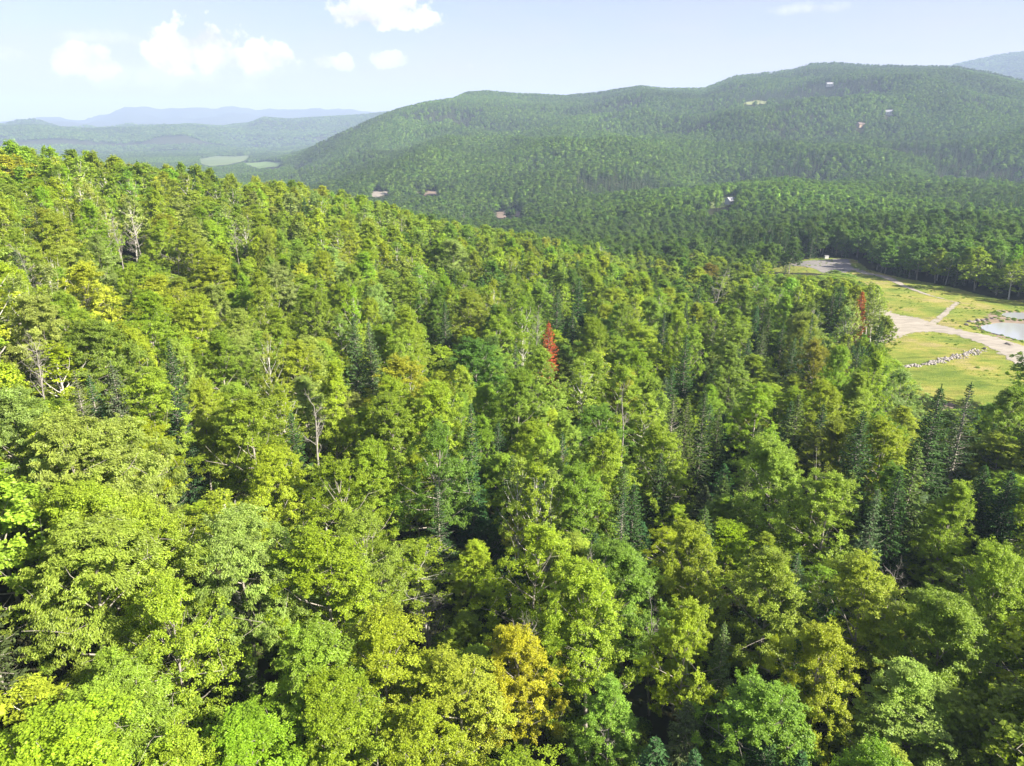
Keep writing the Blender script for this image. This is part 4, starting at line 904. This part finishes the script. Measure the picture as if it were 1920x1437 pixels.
for q in range(290):
    f = r.random()**.8*(len(lw)-1); i_ = min(int(f), len(lw)-2); p = lw[i_]*(1-(f-i_))+lw[i_+1]*(f-i_); tt = unit(lw[i_+1]-lw[i_]); off = r.normal(0, .75)*(.6+f/7)
    x, y = p+np.array([-tt[1], tt[0]])*off; s_ = r.uniform(.4, .95)*(1+.35*(r.random() < .1))
    o = bpy.data.objects.new('rock', RK[q % 6]); C.objects.link(o); o.location = (x, y, h1(x, y)+.12*s_+.1); o.rotation_euler = (r.normal(0, .2), r.normal(0, .2), r.uniform(0, 6.28)); o.scale = (s_,)*3
    tag(o, 'pale broken rock in the long line of stones crossing the meadow', 'rock', 'pale rocks lining the ditch across the meadow')
for (px, py, s_, lb) in [(1812, 610, 1.7, 'boulder at the left end of the pond stones'), (1818, 604, 1.9, 'brown boulder second from the left by the pond'), (1826, 604, 1.6, 'low boulder between the larger pond stones'), (1834, 602, 2.2, 'largest tan boulder above the left tip of the pond'), (1842, 602, 1.8, 'rounded boulder at the pond edge'),
                     (1851, 600, 1.5, 'small boulder on the bank between the two ponds'), (1860, 598, 1.3, 'small stone on the grassy neck between the ponds'), (1890, 646, 1.8, 'flat stone on the near bank of the pond'), (1896, 648, 1.4, 'small grey stone below the pond'), (1628, 612, 3.0, 'pale boulder under the birches by the road'), (1895, 587, 1.2, 'dark stone standing in the small pond'), (1847, 655, 1.6, 'dark stone beside the road where the stone line ends')]:
    h = hit(px, py); o = bpy.data.objects.new('boulder', BK[int(px) % 4]); C.objects.link(o); o.location = (h[0], h[1], h[2]+.15*s_); o.rotation_euler = (0, 0, px*1.7); o.scale = (s_, s_, s_*.85); tag(o, lb, 'boulder', 'boulders around the clearing')

# ------------------------------------------------------------------ houses, pole, sign box
def bx(bm, x0, x1, y0, y1, z0, z1):
    vs = [bm.verts.new(p) for p in ((x0, y0, z0), (x1, y0, z0), (x1, y1, z0), (x0, y1, z0), (x0, y0, z1), (x1, y0, z1), (x1, y1, z1), (x0, y1, z1))]
    for f in ((3, 2, 1, 0), (4, 5, 6, 7), (0, 1, 5, 4), (1, 2, 6, 5), (2, 3, 7, 6), (3, 0, 4, 7)): bm.faces.new([vs[i] for i in f])
def part(name, fn, m, parent):
    bm = bmesh.new(); fn(bm); me = bpy.data.meshes.new(name); bm.to_mesh(me); bm.free(); return link(name, me, [m], parent)
M_wall = {'grey': plain('grey siding', (.35, .36, .37), .8, 1, .1), 'white': plain('white siding', (.50, .49, .47), .7, 1, .06), 'tan': plain('tan siding', (.34, .26, .19), .8, 1, .12), 'rust': plain('rusty orange siding', (.50, .20, .08), .8, 1, .2)}
M_roof = plain('pale metal roof', (.36, .36, .37), .45, .6, .1, .2); M_roofd = plain('brown shingles', (.16, .12, .10), .9, 1.5, .2); M_glass = plain('window glass', (.05, .06, .08), .1, 1, .1, 0, .8); M_doorm = plain('painted door', (.28, .12, .08), .6, 1, .1); M_brick = plain('chimney brick', (.28, .14, .10), .9, 2, .2)
def house(px, py, w_, dp, col, rot, label, roof=None, hwall=5.2):
    h = hit(px, py); root = bpy.data.objects.new('house', None); C.objects.link(root); root.location = (h[0], h[1], h1(h[0], h[1])-.3); root.rotation_euler = (0, 0, rot); tag(root, label, 'house')
    a, b_ = w_/2, dp/2; rise = dp*.34
    def wl(bm):
        bx(bm, -a, a, -b_, b_, -2.5, hwall)
        for s in (-1, 1):
            vs = [bm.verts.new(p) for p in ((s*a, -b_, hwall), (s*a, b_, hwall), (s*a, 0, hwall+rise))]; bm.faces.new(vs)
    part('wall', wl, M_wall[col], root)
    def rf_(bm):
        for s in (-1, 1):
            e = .7; z0 = hwall-e*rise/b_; vv = []
            for dz in (0.03, .28): vv += [bm.verts.new(p) for p in ((-a-e, s*(b_+e), z0+dz), (a+e, s*(b_+e), z0+dz), (a+e, 0, hwall+rise+dz), (-a-e, 0, hwall+rise+dz))]
            for f in ((0, 1, 2, 3), (4, 5, 6, 7), (0, 1, 5, 4), (1, 2, 6, 5), (0, 3, 7, 4)): bm.faces.new([vv[i] for i in f])
        bmesh.ops.recalc_face_normals(bm, faces=bm.faces)
    rf2 = part('roof', rf_, roof or M_roof, root); part('chimney', lambda bm: bx(bm, a*.3, a*.3+1, .6, 1.6, hwall, hwall+rise+1.4), M_brick, rf2)
    for i_, xx in enumerate(np.linspace(-a*.75, a*.75, 4)):
        for zz in (1.0, 3.6):
            if i_ == 1 and zz < 2: continue
            part('window', lambda bm: bx(bm, xx-.6, xx+.6, -b_-.04, -b_+.02, zz, zz+1.3), M_glass, root)
    part('door', lambda bm: bx(bm, -a*.25-.55, -a*.25+.55, -b_-.05, -b_+.02, .1, 2.2), M_doorm, root)
    return root
LB = ['pale roofed house in the valley yard beside the utility pole', 'white house high on the right of the mountain', 'tan house below and left of the white mountain house', 'white house near the top of the rocky mountain clearing',]
for (px, py, w_, dp, col), lb, rt in zip(HOUSES, LB, (.35, -.5, .4, -.2)): house(px, py, w_, dp, col, rt, lb, M_roofd if col == 'tan' else M_roof, 3.6 if py > 300 else 5.2)
h = hit(1292, 396); sh = bpy.data.objects.new('shed', None); C.objects.link(sh); sh.location = (h[0], h[1], h1(h[0], h[1])-.2); sh.rotation_euler = (0, 0, .3); tag(sh, 'small orange brown shed at the left end of the valley yard', 'shed')
part('wall', lambda bm: bx(bm, -2.6, 2.6, -2, 2, -1, 3.4), M_wall['rust'], sh)
def shr(bm):
    for s in (-1, 1):
        vs = [bm.verts.new(p) for p in ((-3, s*2.5, 3.2), (3, s*2.5, 3.2), (3, 0, 4.8), (-3, 0, 4.8), (-3, s*2.5, 3.35), (3, s*2.5, 3.35), (3, 0, 4.95), (-3, 0, 4.95))]
        for f in ((0, 1, 2, 3), (4, 5, 6, 7), (0, 1, 5, 4), (1, 2, 6, 5), (0, 3, 7, 4)): bm.faces.new([vs[i] for i in f])
part('roof', shr, M_roofd, sh); part('door', lambda bm: bx(bm, -.8, .8, -2.06, -1.98, 0, 2.3), M_doorm, sh)
h = hit(1339, 391); up_ = bpy.data.objects.new('utility_pole', None); C.objects.link(up_); up_.location = (h[0], h[1], h1(h[0], h[1])); tag(up_, 'tall pale utility pole left of the valley house', 'utility pole')
T = Tubes(); T.add([(0, 0, -1), (0, 0, 6), (0, 0, 13)], [.24, .21, .17], 8); v_, f_ = T.arrays(); link('pole', mesh_np('pole', v_, f_, True), [M_dead], up_)
part('crossarm', lambda bm: bx(bm, -1.3, 1.3, -.1, .1, 11.8, 12.05), M_dead, up_)
for s in (-1.1, .35, 1.1): part('insulator', lambda bm: bx(bm, s-.07, s+.07, -.07, .07, 12.06, 12.3), M_glass, up_)
h = hit(1549, 485); sg = bpy.data.objects.new('storage_box', None); C.objects.link(sg); sg.location = (h[0], h[1], h1(h[0], h[1])+.1); tag(sg, 'small white box at the wood edge behind the gravel yard', 'box')
part('body', lambda bm: bx(bm, -1.1, 1.1, -.8, .8, 0, 1.7), M_wall['white'], sg); part('lid', lambda bm: bx(bm, -1.2, 1.2, -.9, .9, 1.7, 1.85), M_roof, sg); part('foot', lambda bm: bx(bm, -1.0, 1.0, -.7, .7, -.3, -.01), M_roofd, sg)

# ------------------------------------------------------------------ haze
hz_ = bpy.data.materials.new('haze'); hz_.use_nodes = True; t = hz_.node_tree; t.nodes.remove(t.nodes['Principled BSDF'])
pv = nd(t, 'ShaderNodeVolumePrincipled'); pv.inputs['Color'].default_value = (.56, .72, 1.0, 1); pv.inputs['Density'].default_value = 1.35e-4; pv.inputs['Anisotropy'].default_value = 0.0
t.links.new(pv.outputs[0], t.nodes['Material Output'].inputs['Volume'])
bm = bmesh.new(); bx(bm, -14500, 14500, -14500, 14500, float(Z.min())-3, float(Z.max())+45); me = bpy.data.meshes.new('haze'); bm.to_mesh(me); bm.free()
hzo = link('haze', me, [hz_]); tag(hzo, 'thin blue summer haze over the valley', 'haze', kind='stuff')
